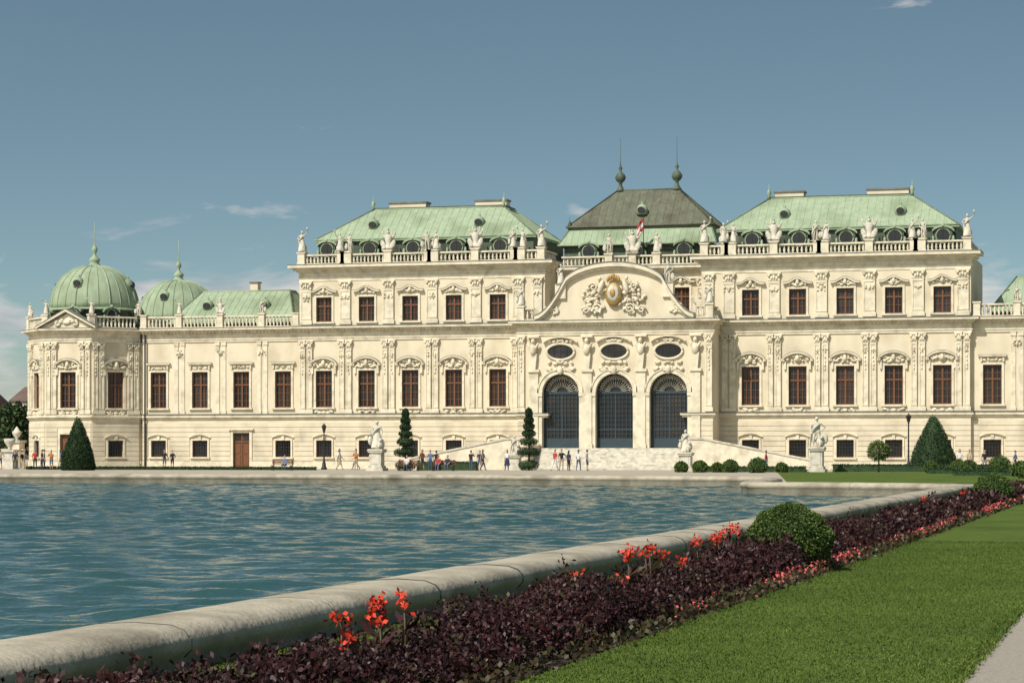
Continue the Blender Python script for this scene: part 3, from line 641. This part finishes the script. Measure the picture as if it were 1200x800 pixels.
def stone_fig(v):
    if v==3:   # trophy of arms: cuirass, helmet, shields and banners
        b_=MB(['stone']); b_.box(-.4,.4,-.3,.3,-.02,.06,'stone')
        b_.lathe(0,0,.05,[(.30,0),(.25,.25),(.18,.5),(.26,.85),(.29,1.1),(.17,1.3),(.09,1.36)],12,'stone',sy=.7)
        b_.ell((0,-.02,1.5),(.13,.16,.17),'stone'); b_.ell((0,.02,1.72),(.05,.2,.13),'stone')
        for sg in(-1,1):
            b_.ell((sg*.36,-.08,.5),(.2,.08,.38),'stone',rot=-sg*.35,nu=10,nv=6); b_.ell((sg*.30,.05,1.15),(.14,.07,.22),'stone',rot=-sg*.8)
            b_.tube([(sg*.1,.1,.3),(sg*.5,.12,1.65)],.025,5,'stone'); b_.tube([(sg*.1,.12,.3),(sg*.26,.14,1.85)],.02,5,'stone'); b_.ell((sg*.46,.1,1.4),(.07,.05,.26),'stone',rot=-sg*.3,jit=.15)
            b_.ell((sg*.28,-.2,.18),(.17,.14,.14),'stone',jit=.1)
        return b_
    b_=figure(['raise','hip','stand'][v],['stone'],skirt=(v!=1),stone=True)
    b_.tube([(.17,.05,1.4),(.02,-.14,1.25),(-.16,-.1,1.0),(-.2,.1,.7),(-.18,.16,.3)],[.05,.07,.09,.1,.08],7,'stone')
    if v==0: b_.tube([(.42,-.14,1.7),(.44,-.16,1.9),(.46,-.16,2.0)],[.03,.06,.08],6,'stone')
    if v==1: b_.ell((.34,-.05,.5),(.17,.06,.32),'stone'); b_.tube([(-.28,-.06,0),(-.25,-.06,1.3)],.025,5,'stone')
    if v==2: b_.ell((-.3,-.1,.55),(.12,.12,.3),'stone'); b_.ell((-.3,-.12,.92),(.09,.09,.1),'stone')
    b_.box(-.36,.36,-.3,.3,-.02,.03,'stone')
    b_.ell((.12,.16,.32),(.2,.16,.34),'stone',jit=.15)
    return b_
sm=[]
for v in range(4):
    o=stone_fig(v).obj('statue_proto'); sm.append(o.data); bpy.data.objects.remove(o)
for (x,y_,z,v,s_,rz) in ROOFST:
    o=bpy.data.objects.new('roof_statue',sm[v]); COL.objects.link(o); o.parent=palace; o.location=(x,y_,z); o.scale=(s_*1.22*(1 if (int(x*7)%2) else -1),s_*1.25,s_*1.06); o.rotation_euler=(0,0,rz)
def garden_statue(X,Y,v,hp,s_):
    e=empty('stone_statue',(X,Y,0)); p=MB(['stone'])
    p.box(-.75,.75,-.75,.75,0,.25,'stone'); p.box(-.6,.6,-.6,.6,.252,.45,'stone'); p.box(-.5,.5,-.5,.5,.452,hp-.2,'stone'); p.box(-.62,.62,-.62,.62,hp-.198,hp-.06,'stone'); p.box(-.68,.68,-.68,.68,hp-.058,hp+.04,'stone')
    p.box(-.36,.36,-.53,-.5,.6,hp-.35,'stone'); p.obj('pedestal',e)
    o=bpy.data.objects.new('figure',sm[v]); COL.objects.link(o); o.parent=e; o.location=(0,0,hp+.06); o.scale=(s_*1.3,s_*1.3,s_)
    c=MB(['stone']); c.ell((.35,-.1,hp+.5),(.28,.35,.35),'stone',jit=.08); c.ell((.42,-.35,hp+.85),(.16,.18,.18),'stone'); c.tube([(.3,-.35,hp+.5),(.3,-.42,hp+.05)],[.09,.07],6,'stone'); c.obj('companion',e)
for a in((-64.7,193,2,1.75,1.4),(-39.4,200,2,1.5,1.1),(-26.8,190,1,1.9,1.4),(-55.3,203,1,1.3,.95)): garden_statue(*a)

def person(X,Y,rz,pose,top,bot,z=0,skirt=False,lh=False,s_=1,shorts=False):
    b_=figure(pose,[M['skin'],clothes[top],clothes[bot],M['shoe'],M['hair']],skirt=skirt,longhair=lh,shorts=shorts)
    o=b_.obj('person',None,(X,Y,z)); o.rotation_euler=(0,0,rz); o.scale=(s_,s_,s_)
PL=[(-101.5,199,1.2,'walk','white','denim',0,False,False),(-98.6,197,.4,'stand','red','black',0,False,True),(-97.9,197,-.8,'hip','black','navy',0,False,False),(-95.6,196,2.2,'walk','blue','beige',0,True,True),
(-102.6,198,.2,'hip','beige','navy',0,False,True),(-99.9,197,-1.5,'walk','black','beige',0,False,False),(-96.3,195.6,.1,'photo','orange','denim',0,False,False),(-97.2,196,1.9,'stand','grey','black',0,False,False),(-100.6,197,.6,'hip','navy','olive',0,False,False),
(-91.2,209,.2,'stand','black','denim',0,False,False),(-90.4,209,.9,'hip','navy','black',0,False,False),
(-70.2,199,1.6,'walk','white','beige',0,True,True),(-69.0,200,-1.2,'walk','beige','denim',0,False,False),(-68.3,198,0,'photo','orange','beige',0,False,False),(-67.2,199,.5,'stand','white','white',0,True,True),
(-60.9,196,.3,'stand','blue','denim',0,False,False),(-57.4,196.5,3.0,'photo','black','denim',0,False,False),(-56.2,196,1.4,'walk','grey','black',0,False,True),(-54.6,198,-.2,'hip','white','navy',0,True,True),(-61.6,196,1.1,'walk','orange','denim',0,False,True),(-60.2,195.5,2.9,'hip','black','grey',0,False,False),(-56.7,196.8,.3,'stand','navy','denim',0,False,False),
(-49.4,196.5,.3,'hip','black','beige',0,False,False),(-48.7,196.2,2.6,'stand','navy','black',0,False,True),(-48.0,196.8,3.1,'walk','white','denim',0,False,False),(-47.3,197,1.9,'hip','grey','navy',0,False,False),(-50.1,197,-.4,'walk','red','white',0,False,False),
(-16.4,200,.2,'stand','white','beige',0,True,True),(-15.6,200,-.3,'walk','beige','denim',0,False,False),(-11.9,200,1.3,'walk','blue','black',0,False,False),(-14.3,199,.3,'hip','black','grey',0,False,False),
(-33.0,203,-1.5,'walk','red','denim',0,False,True)]
for p in PL: person(p[0],p[1],p[2],p[3],p[4],p[5],p[6],p[7],p[8],random.uniform(.99,1.08),random.random()<.3)
def bench(X,Y):
    b_=MB(['wood','dark'])
    for k in range(4): b_.box(-1,1,-.25+.12*k,-.15+.12*k,.42,.46,'wood')
    for k in range(3): b_.box(-1,1,.24,.28,.55+.13*k,.65+.13*k,'wood')
    for x in(-.85,.85):
        b_.box(x-.04,x+.04,-.24,-.18,0,.42,'dark'); b_.box(x-.04,x+.04,.2,.24,0,.95,'dark'); b_.box(x-.04,x+.04,-.24,.24,.38,.418,'dark')
    b_.obj('park_bench',None,(X,Y,0))
for X,tp in((-73.0,'blue'),(-62.0,'white'),(-59.2,'red'),(-58.4,'navy')):
    person(X,192.9,0.0,'sit',tp,'denim',.02)
for X in(-73.3,-61.9,-58.8): bench(X,193.0)

def lamp(X,Y,h):
    b_=MB(['dark','glass','stone'])
    b_.lathe(0,0,0,[(.28,0),(.28,.15),(.2,.25),(.16,.6),(.1,.75),(.07,1.2),(.055,h-.9),(.1,h-.85),(.05,h-.75)],12,'dark')
    b_.lathe(0,0,h-.75,[(.1,0),(.2,.45)],6,'glass',smooth=False); b_.lathe(0,0,h-.3,[(.26,0),(.2,.08),(.08,.2),(.03,.3)],8,'dark')
    for k in range(6): a=k*math.pi/3; b_.tube([(.1*math.cos(a),.1*math.sin(a),h-.76),(.21*math.cos(a),.21*math.sin(a),h-.29)],.015,4,'dark')
    b_.tube([(-.28,0,h-1.05),(.28,0,h-1.05)],.02,5,'dark'); b_.obj('street_lamp',None,(X,Y,0))
lamp(-73.8,205,4.2); lamp(-21.1,205,4.9)

# ---------------------------------------------------------------- pond
xc=PX
XR=-8.1-xc
half=[(XR,2),(XR,95.5),(XR-.6,98.2),(XR-2.6,99.8),(32.2,101),(31.2,101.5),(30.4,104),(29.0,119.0),(28.2,121.2)]
arcp=[(28.2*math.cos(t),121.6+6.0*math.sin(t)) for t in [math.pi*i/24 for i in range(2,23)]]
outl=half+arcp+[(-x,y_) for x,y_ in reversed(half)]
outl=[(x+xc,y_) for x,y_ in outl]
cen=Vector((xc,60)); n=len(outl)
P=[Vector(p) for p in outl]; NR=[]
for i in range(n):
    a=(P[i]-P[i-1]).normalized(); b_=(P[(i+1)%n]-P[i]).normalized()
    na=Vector((a.y,-a.x)); nb=Vector((b_.y,-b_.x)); m_=(na+nb).normalized(); NR.append(m_/max(.45,m_.dot(na)))
prof=[(0,-1.1),(0,.10),(-.05,.14),(-.06,.24),(-.01,.31),(.10,.355),(.42,.375),(.72,.36),(.83,.32),(.89,.25),(.89,.18),(.83,.12),(.81,-.05)]
vs=[];fs=[]
PP=[];NN=[];JT=[]
for i in range(n):
    j=(i+1)%n; L_=(P[j]-P[i]).length; k=max(1,int(L_/.65))
    for q in range(k): PP.append(P[i].lerp(P[j],q/k)); NN.append(NR[i] if q==0 else Vector(((P[j]-P[i]).normalized().y,-(P[j]-P[i]).normalized().x))); JT.append(q%5==3)
rm=MB(['rim','dark']); m_=len(PP); K_=len(prof); wob=0
for p,nn,jt in zip(PP,NN,JT):
    if jt: wob=random.uniform(-.008,.008)
    for o,z in prof: vs.append((p.x+nn.x*(o+wob)+random.gauss(0,.003),p.y+nn.y*(o+wob),z+wob*.6+random.gauss(0,.002)))
for i in range(m_):
    j=(i+1)%m_
    for k in range(K_-1): fs.append((i*K_+k,j*K_+k,j*K_+k+1,i*K_+k+1))
rm.add(vs,fs,'rim',True)
for i in range(m_):
    if not JT[i]: continue
    p,nn=PP[i],NN[i]
    rm.tube([(p.x+nn.x*o,p.y+nn.y*o,z-.001) for o,z in prof[1:12]],.006,4,'dark')
rm.obj('pond_rim')
# rippled water surface (real wave relief)
ys=[2.0]
while ys[-1]<129: ys.append(ys[-1]+(.5 if ys[-1]<14 else .095+.0018*(ys[-1]-14)))
xs_=[-8.05]
while xs_[-1]>-89: xs_.append(xs_[-1]-(.13 if xs_[-1]>-36 else .22 if xs_[-1]>-72 else 1.2))
gx_,gy_=np.meshgrid(np.array(xs_),np.array(ys)); hz=np.zeros_like(gx_)
rs=np.random.RandomState(3)
for i in range(80):
    lam=.42*(5.0**rs.rand()); th=math.radians(-72+rs.normal()*30); k_=2*math.pi/lam
    am=.030*rs.uniform(.5,1.2)/k_      # equal slope per component
    wx=gx_+.35*np.sin(gy_*.31+i)+.2*np.sin(gx_*.23+i*2); wy=gy_+.35*np.sin(gx_*.27+i*1.7)
    hz+=am*np.sin(k_*(wx*math.cos(th)+wy*math.sin(th))+rs.rand()*6.28)
hz*=(.92+.16*np.sin(gx_*.06+gy_*.045)*np.sin(gy_*.09+1))
nr,nc=gx_.shape; co_=np.stack([gx_,gy_,hz-.2],2).reshape(-1,3)
ii=np.arange(nr*nc).reshape(nr,nc); q=np.stack([ii[:-1,1:],ii[:-1,:-1],ii[1:,:-1],ii[1:,1:]],2).reshape(-1,4)
me=bpy.data.meshes.new('pond_water'); me.vertices.add(len(co_)); me.vertices.foreach_set('co',co_.ravel()); me.loops.add(q.size); me.loops.foreach_set('vertex_index',q.ravel().astype(np.int32))
me.polygons.add(len(q)); me.polygons.foreach_set('loop_start',np.arange(0,q.size,4,dtype=np.int32)); me.materials.append(M['water']); me.update(calc_edges=True); me.polygons.foreach_set('use_smooth',np.ones(len(q),bool))
COL.objects.link(bpy.data.objects.new('pond_water',me))
g=MB(['gravel']); vs=[];fs=[]
ring=[(p+nn*.5) for p,nn in zip(PP,NN)]
for sc in (0,1,2,3):
    for p in ring:
        d=(p-cen)
        q=p if sc==0 else cen+d.normalized()*(200,900,6000)[sc-1]
        vs.append((q.x,q.y,0))
for s_ in range(3):
    for i in range(m_): j=(i+1)%m_; fs.append((s_*m_+i,(s_)*m_+j,(s_+1)*m_+j,(s_+1)*m_+i))
g.add(vs,fs,'gravel'); g.obj('ground')
def sheet(name,poly,z,m):
    b_=MB([m]); b_.add([(x,y_,z) for x,y_ in poly],[tuple(range(len(poly)))],m); return b_.obj(name)
sheet('lawn',[(-7.3,3),(-1.45,3),(-1.45,112),(-7.3,112)],.02,'lawn')
sheet('lawn',[(-19,124),(30,124),(30,190),(-30,190)],.02,'lawn')
sheet('lawn',[(-7.3,113),(-1.45,113),(-1.45,123),(-7.3,123)],.02,'lawn')
sheet('gravel_path',[(-1.45,-5),(6,-5),(6,112),(-1.45,112)],.006,'path')
sheet('lawn',[(6,-5),(60,-5),(60,112),(6,112)],.02,'lawn')
sheet('flower_bed_soil',[(-5.9,5),(-4.55,5),(-4.55,100),(-5.9,100)],.03,'soil')

# ---------------------------------------------------------------- foliage
def leaves(name,pts,size,mats,mi=None,up=.0,asp=.45,parent=None,loc=(0,0,0),nrm=None):
    n=len(pts); pts=np.asarray(pts,float); size=np.broadcast_to(np.asarray(size,float),(n,))
    a=np.random.normal(size=(n,3)); a[:,2]+=up; 
    if nrm is not None: a+=nrm*.8
    a/=np.linalg.norm(a,axis=1)[:,None]
    b_=np.random.normal(size=(n,3)); b_-=a*(a*b_).sum(1)[:,None]; b_/=np.linalg.norm(b_,axis=1)[:,None]
    c=np.cross(a,b_); s_=size[:,None]
    v=np.stack([pts,pts+a*s_*.55+b_*s_*asp*.5+c*s_*.08,pts+a*s_,pts+a*s_*.55-b_*s_*asp*.5+c*s_*.08],1).reshape(-1,3)
    me=bpy.data.meshes.new(name); me.vertices.add(4*n); me.vertices.foreach_set('co',v.ravel())
    me.loops.add(4*n); me.loops.foreach_set('vertex_index',np.arange(4*n,dtype=np.int32))
    me.polygons.add(n); me.polygons.foreach_set('loop_start',np.arange(0,4*n,4,dtype=np.int32))
    for m_ in mats: me.materials.append(M[m_])
    me.update(calc_edges=True)
    if mi is not None: me.polygons.foreach_set('material_index',np.asarray(mi,dtype=np.int32))
    ob=bpy.data.objects.new(name,me); COL.objects.link(ob); ob.location=loc
    if parent: ob.parent=parent
    return ob
def sph(n,r,c=(0,0,0),jit=.06):
    d=np.random.normal(size=(n,3)); d/=np.linalg.norm(d,axis=1)[:,None]
    k=1+.05*np.sin(d[:,0]*7+1)*np.sin(d[:,2]*9)+np.random.uniform(-jit,jit*.4,n)
    return d*np.asarray(r)*k[:,None]+np.asarray(c), d
def ballbush(X,Y,r,name='clipped_box_hedge_ball',n=9000,leaf=.045,z=.36):
    e=empty(name,(X,Y,0)); b_=MB(['yew']); b_.ell((0,0,r*z*2),(r*.88,r*.88,r*.8),'yew',nu=20,nv=12); b_.obj('inner_foliage',e)
    p,d=sph(n,(r,r,r*.9),(0,0,r*z*2),.09); k=p[:,2]>0.0; leaves('leaves',p[k],leaf,['box'],parent=e,nrm=d[k],asp=.6)
ballbush(-5.1,33.4,.58,n=19000,leaf=.038); ballbush(-5.2,76,.6,n=6000,leaf=.06)
for X,Y,r in((-35.3,185,.55),(-34.1,186,.45),(-32.9,185,.6),(-30.4,183,.7),(-37,186,.5),(-29,186,.45),(-12.5,190,.8),(-9.8,188,.8),(-15.5,188,.6),(-18,192,.5),(-8,150,.7),(-13.8,176,.6),(-11.2,172,.55),(-7.2,140,.6),(-9.2,160,.6)): ballbush(X,Y,r,n=1200,leaf=.14)
def cone(X,Y,h,r):
    e=empty('clipped_yew_cone',(X,Y,0)); b_=MB(['yew'])
    pf=[(r*.9,0.0),(r*.97,.35),(r*.9,h*.25),(r*.66,h*.5),(r*.38,h*.75),(r*.1,h*.97)]
    b_.lathe(0,0,0,[(a*.93,z) for a,z in pf],20,'yew'); b_.obj('inner_foliage',e)
    n=9000; t=1-np.sqrt(np.random.rand(n)); z=t*h; rr=np.interp(z,[q[1] for q in pf]+[h],[q[0] for q in pf]+[.03])*(1+np.random.uniform(-.06,.05,n)); a=np.random.rand(n)*2*np.pi
    rr*=1+.03*np.sin(a*5+z*2); d=np.stack([np.cos(a),np.sin(a),np.full(n,.3)],1)
    leaves('leaves',np.stack([rr*np.cos(a),rr*np.sin(a),z],1),.15,['yew'],parent=e,nrm=d,asp=.5)
cone(-91,190,4.65,1.42); cone(-19,205,4.75,1.95)
def tiered(X,Y,h):
    e=empty('tiered_topiary_tree',(X,Y,0)); b_=MB(['bark','yew']); b_.tube([(0,0,0),(.03,0,h*.5),(0,0,h*.95)],[.1,.07,.03],8,'bark')
    pts=[];ds=[]
    tiers=[(.45,.85,.42),(1.6,.98,.36),(2.5,.72,.34),(3.2,.55,.3),(3.8,.46,.28),(4.35,.38,.3),(4.95,.27,.42)]
    for z,r,hz_ in tiers:
        z*=h/5.4; b_.ell((0,0,z),(r*.85,r*.85,hz_*.8),'yew',nu=12,nv=7); p,d=sph(900,(r,r,hz_),(0,0,z),.1); pts.append(p); ds.append(d)
    b_.obj('trunk_and_core',e); leaves('leaves',np.concatenate(pts),.13,['yew'],parent=e,nrm=np.concatenate(ds),asp=.5)
tiered(-62.8,195,5.3); tiered(-53.2,200,5.4)
def roundtree(X,Y,h,r):
    e=empty('standard_ball_tree',(X,Y,0)); b_=MB(['bark','yew']); b_.tube([(0,0,0),(.02,0,h*.4),(0,0,h-r)],[.07,.05,.04],7,'bark')
    for a in range(5): t=a*1.3; b_.tube([(0,0,h-r*1.6),(r*.5*math.cos(t),r*.5*math.sin(t),h-r*.8)],[.03,.015],5,'bark')
    b_.obj('trunk',e); p,d=sph(2500,(r,r,r*.9),(0,0,h-r),.35); leaves('leaves',p,.14,['box'],parent=e,nrm=d,asp=.6)
roundtree(-21.9,190,2.5,.8)
def lowhedge(x0,x1,Y,h=.5,w=.5):
    n=int((x1-x0)*420); p=np.random.rand(n,3)*[x1-x0,w,h]+[x0,Y,0]; p[:,2]=np.where(np.random.rand(n)<.6,h+np.random.uniform(-.06,.04,n),p[:,2])
    e=empty('low_hedge'); b_=MB(['yew']); b_.box(x0+.05,x1-.05,Y+.05,Y+w-.05,0,h-.06,'yew'); b_.obj('inner_foliage',e); leaves('leaves',p,.12,['yew'],parent=e,asp=.6)
lowhedge(-63,-57.5,198.5,.7,.8); lowhedge(-36.5,-27.5,188.5,.4,.7); lowhedge(-26,-8,193,.55,.7); lowhedge(-17,-4,178,.4,.7); lowhedge(-14,-2,165,.35,.7)

def border(y0,y1,dens,leaf):
    A=(y1-y0)*1.3; npl=int(A*dens); out=[];mi=[];sz=[]
    px=np.random.uniform(-5.68,-4.72,npl); py=np.random.uniform(y0,y1,npl)
    hh=.34+.06*np.sin(py*1.7+px*2)+.06*np.sin(py*.63+1)+np.random.uniform(-.1,.07,npl); hh*=np.clip((-4.5-px)/.45,.45,1); hh*=np.where(np.random.rand(npl)<.06,1.3,1)
    k=60 if leaf<.06 else (34 if leaf<.09 else 22)
    for x,y_,h in zip(px,py,hh):
        if (x+5.1)**2+(y_-33.4)**2<.5**2: continue
        t=np.random.rand(k)**.6
        r=.16*(1.15-t*.6); a=np.random.rand(k)*2*np.pi
        out.append(np.stack([x+np.cos(a)*r*np.random.rand(k),y_+np.sin(a)*r*np.random.rand(k),.05+t*h],1))
        c=1 if random.random()<.09 else 0
        mi+= [c]*k; sz.append(np.random.uniform(.6,1.3,k)*leaf)
    return np.concatenate(out),np.concatenate(sz),mi
segs=[border(9,26,60,.046),border(26,44,42,.062),border(44,66,24,.10),border(66,99,14,.14)]
leaves('burgundy_foliage_border',np.concatenate([s[0] for s in segs]),np.concatenate([s[1] for s in segs]),['burg','burg2'],mi=sum([s[2] for s in segs],[]),up=.5,asp=.55)
def canna(X,Y,z,k=1.0):
    e=empty('red_canna',(X,Y,0)); b_=MB(['burg','burg2'])
    b_.tube([(0,0,0),(.02,0,z*.6),(.0,.02,z)],[.014,.011,.008],5,'burg2'); b_.obj('stem',e)
    a=np.random.rand(8)*6.28; leaves('canna_leaves',np.stack([.0*a,.0*a,np.linspace(.1,z*.75,8)],1),.2,['burg','burg2'],mi=np.random.randint(0,2,8),up=.9,asp=.35,parent=e)
    p=np.random.normal(size=(30,3))*[.038,.038,.032]*k+[0,.0,z+.02]; leaves('petals',p,.05*k,['red'],up=.3,asp=.7,parent=e)
for X,Y,z in((-5.5,15.6,.52),(-5.45,16.3,.57),(-5.6,16.7,.54),(-5.3,16.4,.60),(-5.35,16.0,.50),(-5.1,14.6,.46),(-5.4,24.3,.58),(-5.5,24.8,.60),(-5.3,24.9,.64),(-5.45,25.4,.58),(-5.2,25.1,.55),(-5.6,22.8,.45),(-5.0,22.3,.42),
  (-5.5,28.6,.58),(-5.4,29.5,.58),(-5.5,30.4,.62),(-5.4,30.9,.64),(-5.6,31.5,.62),(-5.5,29.9,.56),(-5.2,26.2,.45),(-5.2,36.5,.56),(-5.6,39,.52),(-5.4,56,.56),(-5.3,66,.56)): canna(X,Y,z)
n=3000; yy=22+78*np.random.rand(n)**1.1; xx=-4.62+np.random.normal(0,.08,n)+.05*np.sin(yy*2); keep=(np.sin(yy*1.1)+np.sin(yy*.37+2)+np.random.normal(0,.7,n))>-.1
yy=yy[keep];xx=xx[keep]; zz=.08+.11*np.random.rand(len(yy))
leaves('pink_begonia_edging',np.stack([xx,yy,zz],1),.022+.0007*yy,['pink'],up=.5,asp=.8)
n=9000; yy=9+91*np.random.rand(n); leaves('begonia_leaves',np.stack([-4.62+np.random.normal(0,.1,n),yy,.02+.12*np.random.rand(n)],1),.04+.0008*yy,['burg2'],up=.5,asp=.8)
def grass(name,x0,x1,y0,y1,n,h):
    x=np.random.uniform(x0,x1,n); y_=y0+(y1-y0)*np.random.rand(n)**1.4
    leaves(name,np.stack([x,y_,np.full(n,.018)],1),np.random.uniform(.6,1.2,n)*h,['blade'],up=1.0,asp=.3)
grass('grass_blades',-4.55,-1.5,15.5,45,130000,.028); grass('grass_blades',-7.2,-5.65,12,50,70000,.04)
grass('grass_blades',-1.56,-1.40,15,45,6000,.04)

# ---------------------------------------------------------------- background left & sides
def tree(X,Y,h,r,n=3500,leaf=.55):
    e=empty('broadleaf_tree',(X,Y,0)); b_=MB(['bark']); b_.tube([(0,0,0),(.15,0,h*.3),(0,.1,h*.75)],[.35,.26,.08],8,'bark'); P_=[];D_=[]
    for k in range(14):
        a=random.random()*6.28; q=random.uniform(.2,.75)*r; z=h*random.uniform(.4,.88); c=(q*math.cos(a),q*math.sin(a),z)
        b_.tube([(0,0,h*.3),(c[0]*.6,c[1]*.6,z*.8),c],[.13,.08,.03],5,'bark'); p,d=sph(n//14,(r*.42,r*.42,r*.36),c,.35); P_.append(p);D_.append(d)
    b_.obj('trunk_and_limbs',e); leaves('leaves',np.concatenate(P_),leaf,['treeleaf'],parent=e,nrm=np.concatenate(D_),asp=.6)
for X,Y,h,r in((-142,262,6.5,4),(-136,268,7,4),(-131,275,5.5,3.5),(-150,270,8,5),(-158,262,8,5),(-128,262,4,3),(8,300,9,5),(20,280,10,5),(30,260,10,5)): tree(X,Y,h,r)
def house(X,Y,w,d,h,rf):
    e=empty('town_house',(X,Y,0)); b_=MB(['town','townroof','glass','trim']); b_.box(-w/2,w/2,0,d,0,h,'town'); 
    b_.add([(-w/2-.4,-.4,h),(w/2+.4,-.4,h),(w/2+.4,d+.4,h),(-w/2-.4,d+.4,h),(-w/2,d/2,h+rf),(w/2,d/2,h+rf)],[(0,1,5,4),(2,3,4,5),(0,4,3),(1,2,5),(0,3,2,1)],'townroof')
    for i in range(int(w/3)):
        for k in range(int(h/3.3)):
            x=-w/2+1.5+i*3; b_.box(x-.55,x+.55,-.05,.0,1+k*3.3,2.7+k*3.3,'glass'); b_.box(x-.7,x+.7,-.12,-.001,.85+k*3.3,.998+k*3.3,'trim')
    b_.box(w*.2,w*.2+1.2,d/2-.6,d/2+.6,h+rf*.5,h+rf+1.4,'town'); b_.obj('house_body',e)
for a in((-232,420,22,12,10,3),(-212,430,17,12,11.5,3.0),(-196,425,14,12,9,3),(-255,430,24,12,13,4),(-180,440,20,12,8,3)): house(*a)
gw=MB(['trim','stone']); 
gw.box(-150,-109.4,216,216.4,0,1.7,'trim'); gw.box(-150,-109.4,215.9,216.5,1.702,1.9,'stone')
for k in range(7):
    x=-110.2-k*5.5; gw.box(x-.55,x+.55,215.6,216.8,0,2.5,'trim'); gw.box(x-.7,x+.7,215.45,216.95,2.502,2.75,'stone')
    gw.lathe(x,216.2,2.75,[(.25,0),(.12,.15),(.18,.25),(.42,.6),(.46,.85),(.3,.95),(.15,1.2),(.04,1.35)],10,'stone')
gw.obj('garden_wall')
gw=MB(['stone']);
for X in(-104.5,):
    gw.box(X-.6,X+.6,203,204.2,0,1.6,'stone'); gw.box(X-.75,X+.75,202.85,204.35,1.602,1.8,'stone'); gw.lathe(X,203.6,1.8,[(.3,0),(.15,.15),(.2,.25),(.5,.7),(.55,1.0),(.35,1.05)],12,'stone')
gw.obj('stone_urn_on_plinth')
lowhedge(-100,-72,197.8,.22,.4)

# ---------------------------------------------------------------- light, sky, camera
az=26; el=48
sd=Vector((-math.sin(R(az))*math.cos(R(el)),-math.cos(R(az))*math.cos(R(el)),math.sin(R(el))))
sl=bpy.data.lights.new('sun','SUN'); sl.energy=5.0; sl.angle=R(.5); sl.color=(1,.94,.83)
so=bpy.data.objects.new('sun',sl); COL.objects.link(so); so.rotation_euler=(-sd).to_track_quat('-Z','Y').to_euler()
w=bpy.data.worlds.new('World'); S.world=w; w.use_nodes=True; N=w.node_tree.nodes; L=w.node_tree.links
bg=N['Background']; bg.inputs['Strength'].default_value=.095
sky=N.new('ShaderNodeTexSky'); sky.sky_type='NISHITA'; sky.sun_disc=False; sky.sun_elevation=R(el); sky.sun_rotation=R(180+az); sky.air_density=1.2; sky.dust_density=1.6; sky.ozone_density=1.5
tc=N.new('ShaderNodeTexCoord')
mp=N.new('ShaderNodeMapping'); mp.inputs['Scale'].default_value=(1,1,2.6); L.new(tc.outputs['Generated'],mp.inputs[0])
nv=N.new('ShaderNodeVectorMath'); nv.operation='NORMALIZE'; L.new(mp.outputs[0],nv.inputs[0]); L.new(nv.outputs[0],sky.inputs['Vector'])
tint=N.new('ShaderNodeMixRGB'); tint.blend_type='MULTIPLY'; tint.inputs[0].default_value=1; tint.inputs[2].default_value=(.95,1.08,.94,1); L.new(sky.outputs[0],tint.inputs[1])
hs=N.new('ShaderNodeHueSaturation'); hs.inputs['Saturation'].default_value=.92; L.new(tint.outputs[0],hs.inputs['Color'])
cm=N.new('ShaderNodeMapping'); cm.inputs['Scale'].default_value=(9,9,34); cm.inputs['Location'].default_value=(4.3,2.4,.2); L.new(tc.outputs['Generated'],cm.inputs[0])
cn=N.new('ShaderNodeTexNoise'); cn.inputs['Scale'].default_value=1.6; cn.inputs['Detail'].default_value=10; cn.inputs['Roughness'].default_value=.58; cn.inputs['Distortion'].default_value=.35; L.new(cm.outputs[0],cn.inputs['Vector'])
sp=N.new('ShaderNodeSeparateXYZ'); L.new(tc.outputs['Generated'],sp.inputs[0])
el_=N.new('ShaderNodeMapRange'); el_.inputs['From Min'].default_value=.05; el_.inputs['From Max'].default_value=.105; el_.inputs['To Min'].default_value=.16; el_.inputs['To Max'].default_value=-.20; L.new(sp.outputs['Z'],el_.inputs[0])
ad=N.new('ShaderNodeMath'); ad.operation='ADD'; L.new(cn.outputs['Fac'],ad.inputs[0]); L.new(el_.outputs[0],ad.inputs[1])
cr=N.new('ShaderNodeValToRGB'); cr.color_ramp.elements[0].position=.47; cr.color_ramp.elements[1].position=.62; L.new(ad.outputs[0],cr.inputs[0])
# cloud tone: lit tops, greyer undersides driven by a second noise
cn2=N.new('ShaderNodeTexNoise'); cn2.inputs['Scale'].default_value=3.2; cn2.inputs['Detail'].default_value=8; L.new(cm.outputs[0],cn2.inputs['Vector'])
ct=N.new('ShaderNodeMixRGB'); ct.inputs[1].default_value=(4.9,5.0,5.3,1); ct.inputs[2].default_value=(8.0,7.5,7.2,1)
cr2=N.new('ShaderNodeValToRGB'); cr2.color_ramp.elements[0].position=.38; cr2.color_ramp.elements[1].position=.62; L.new(cn2.outputs['Fac'],cr2.inputs[0]); L.new(cr2.outputs[0],ct.inputs[0])
cmix=N.new('ShaderNodeMixRGB'); L.new(ct.outputs[0],cmix.inputs[2]); L.new(hs.outputs[0],cmix.inputs[1])
mm=N.new('ShaderNodeMath'); mm.operation='MULTIPLY'; mm.inputs[1].default_value=.8; L.new(cr.outputs[0],mm.inputs[0]); L.new(mm.outputs[0],cmix.inputs[0])
L.new(cmix.outputs[0],bg.inputs['Color'])
cd=bpy.data.cameras.new('camera'); cd.lens=84; cd.sensor_width=36; cd.shift_y=128/1200; cd.clip_end=20000
co=bpy.data.objects.new('camera',cd); COL.objects.link(co); co.location=(0,0,1.7); co.rotation_euler=(R(90),0,R(15.3)); S.camera=co
S.view_settings.view_transform='Standard'; S.view_settings.look='None'; S.view_settings.exposure=0
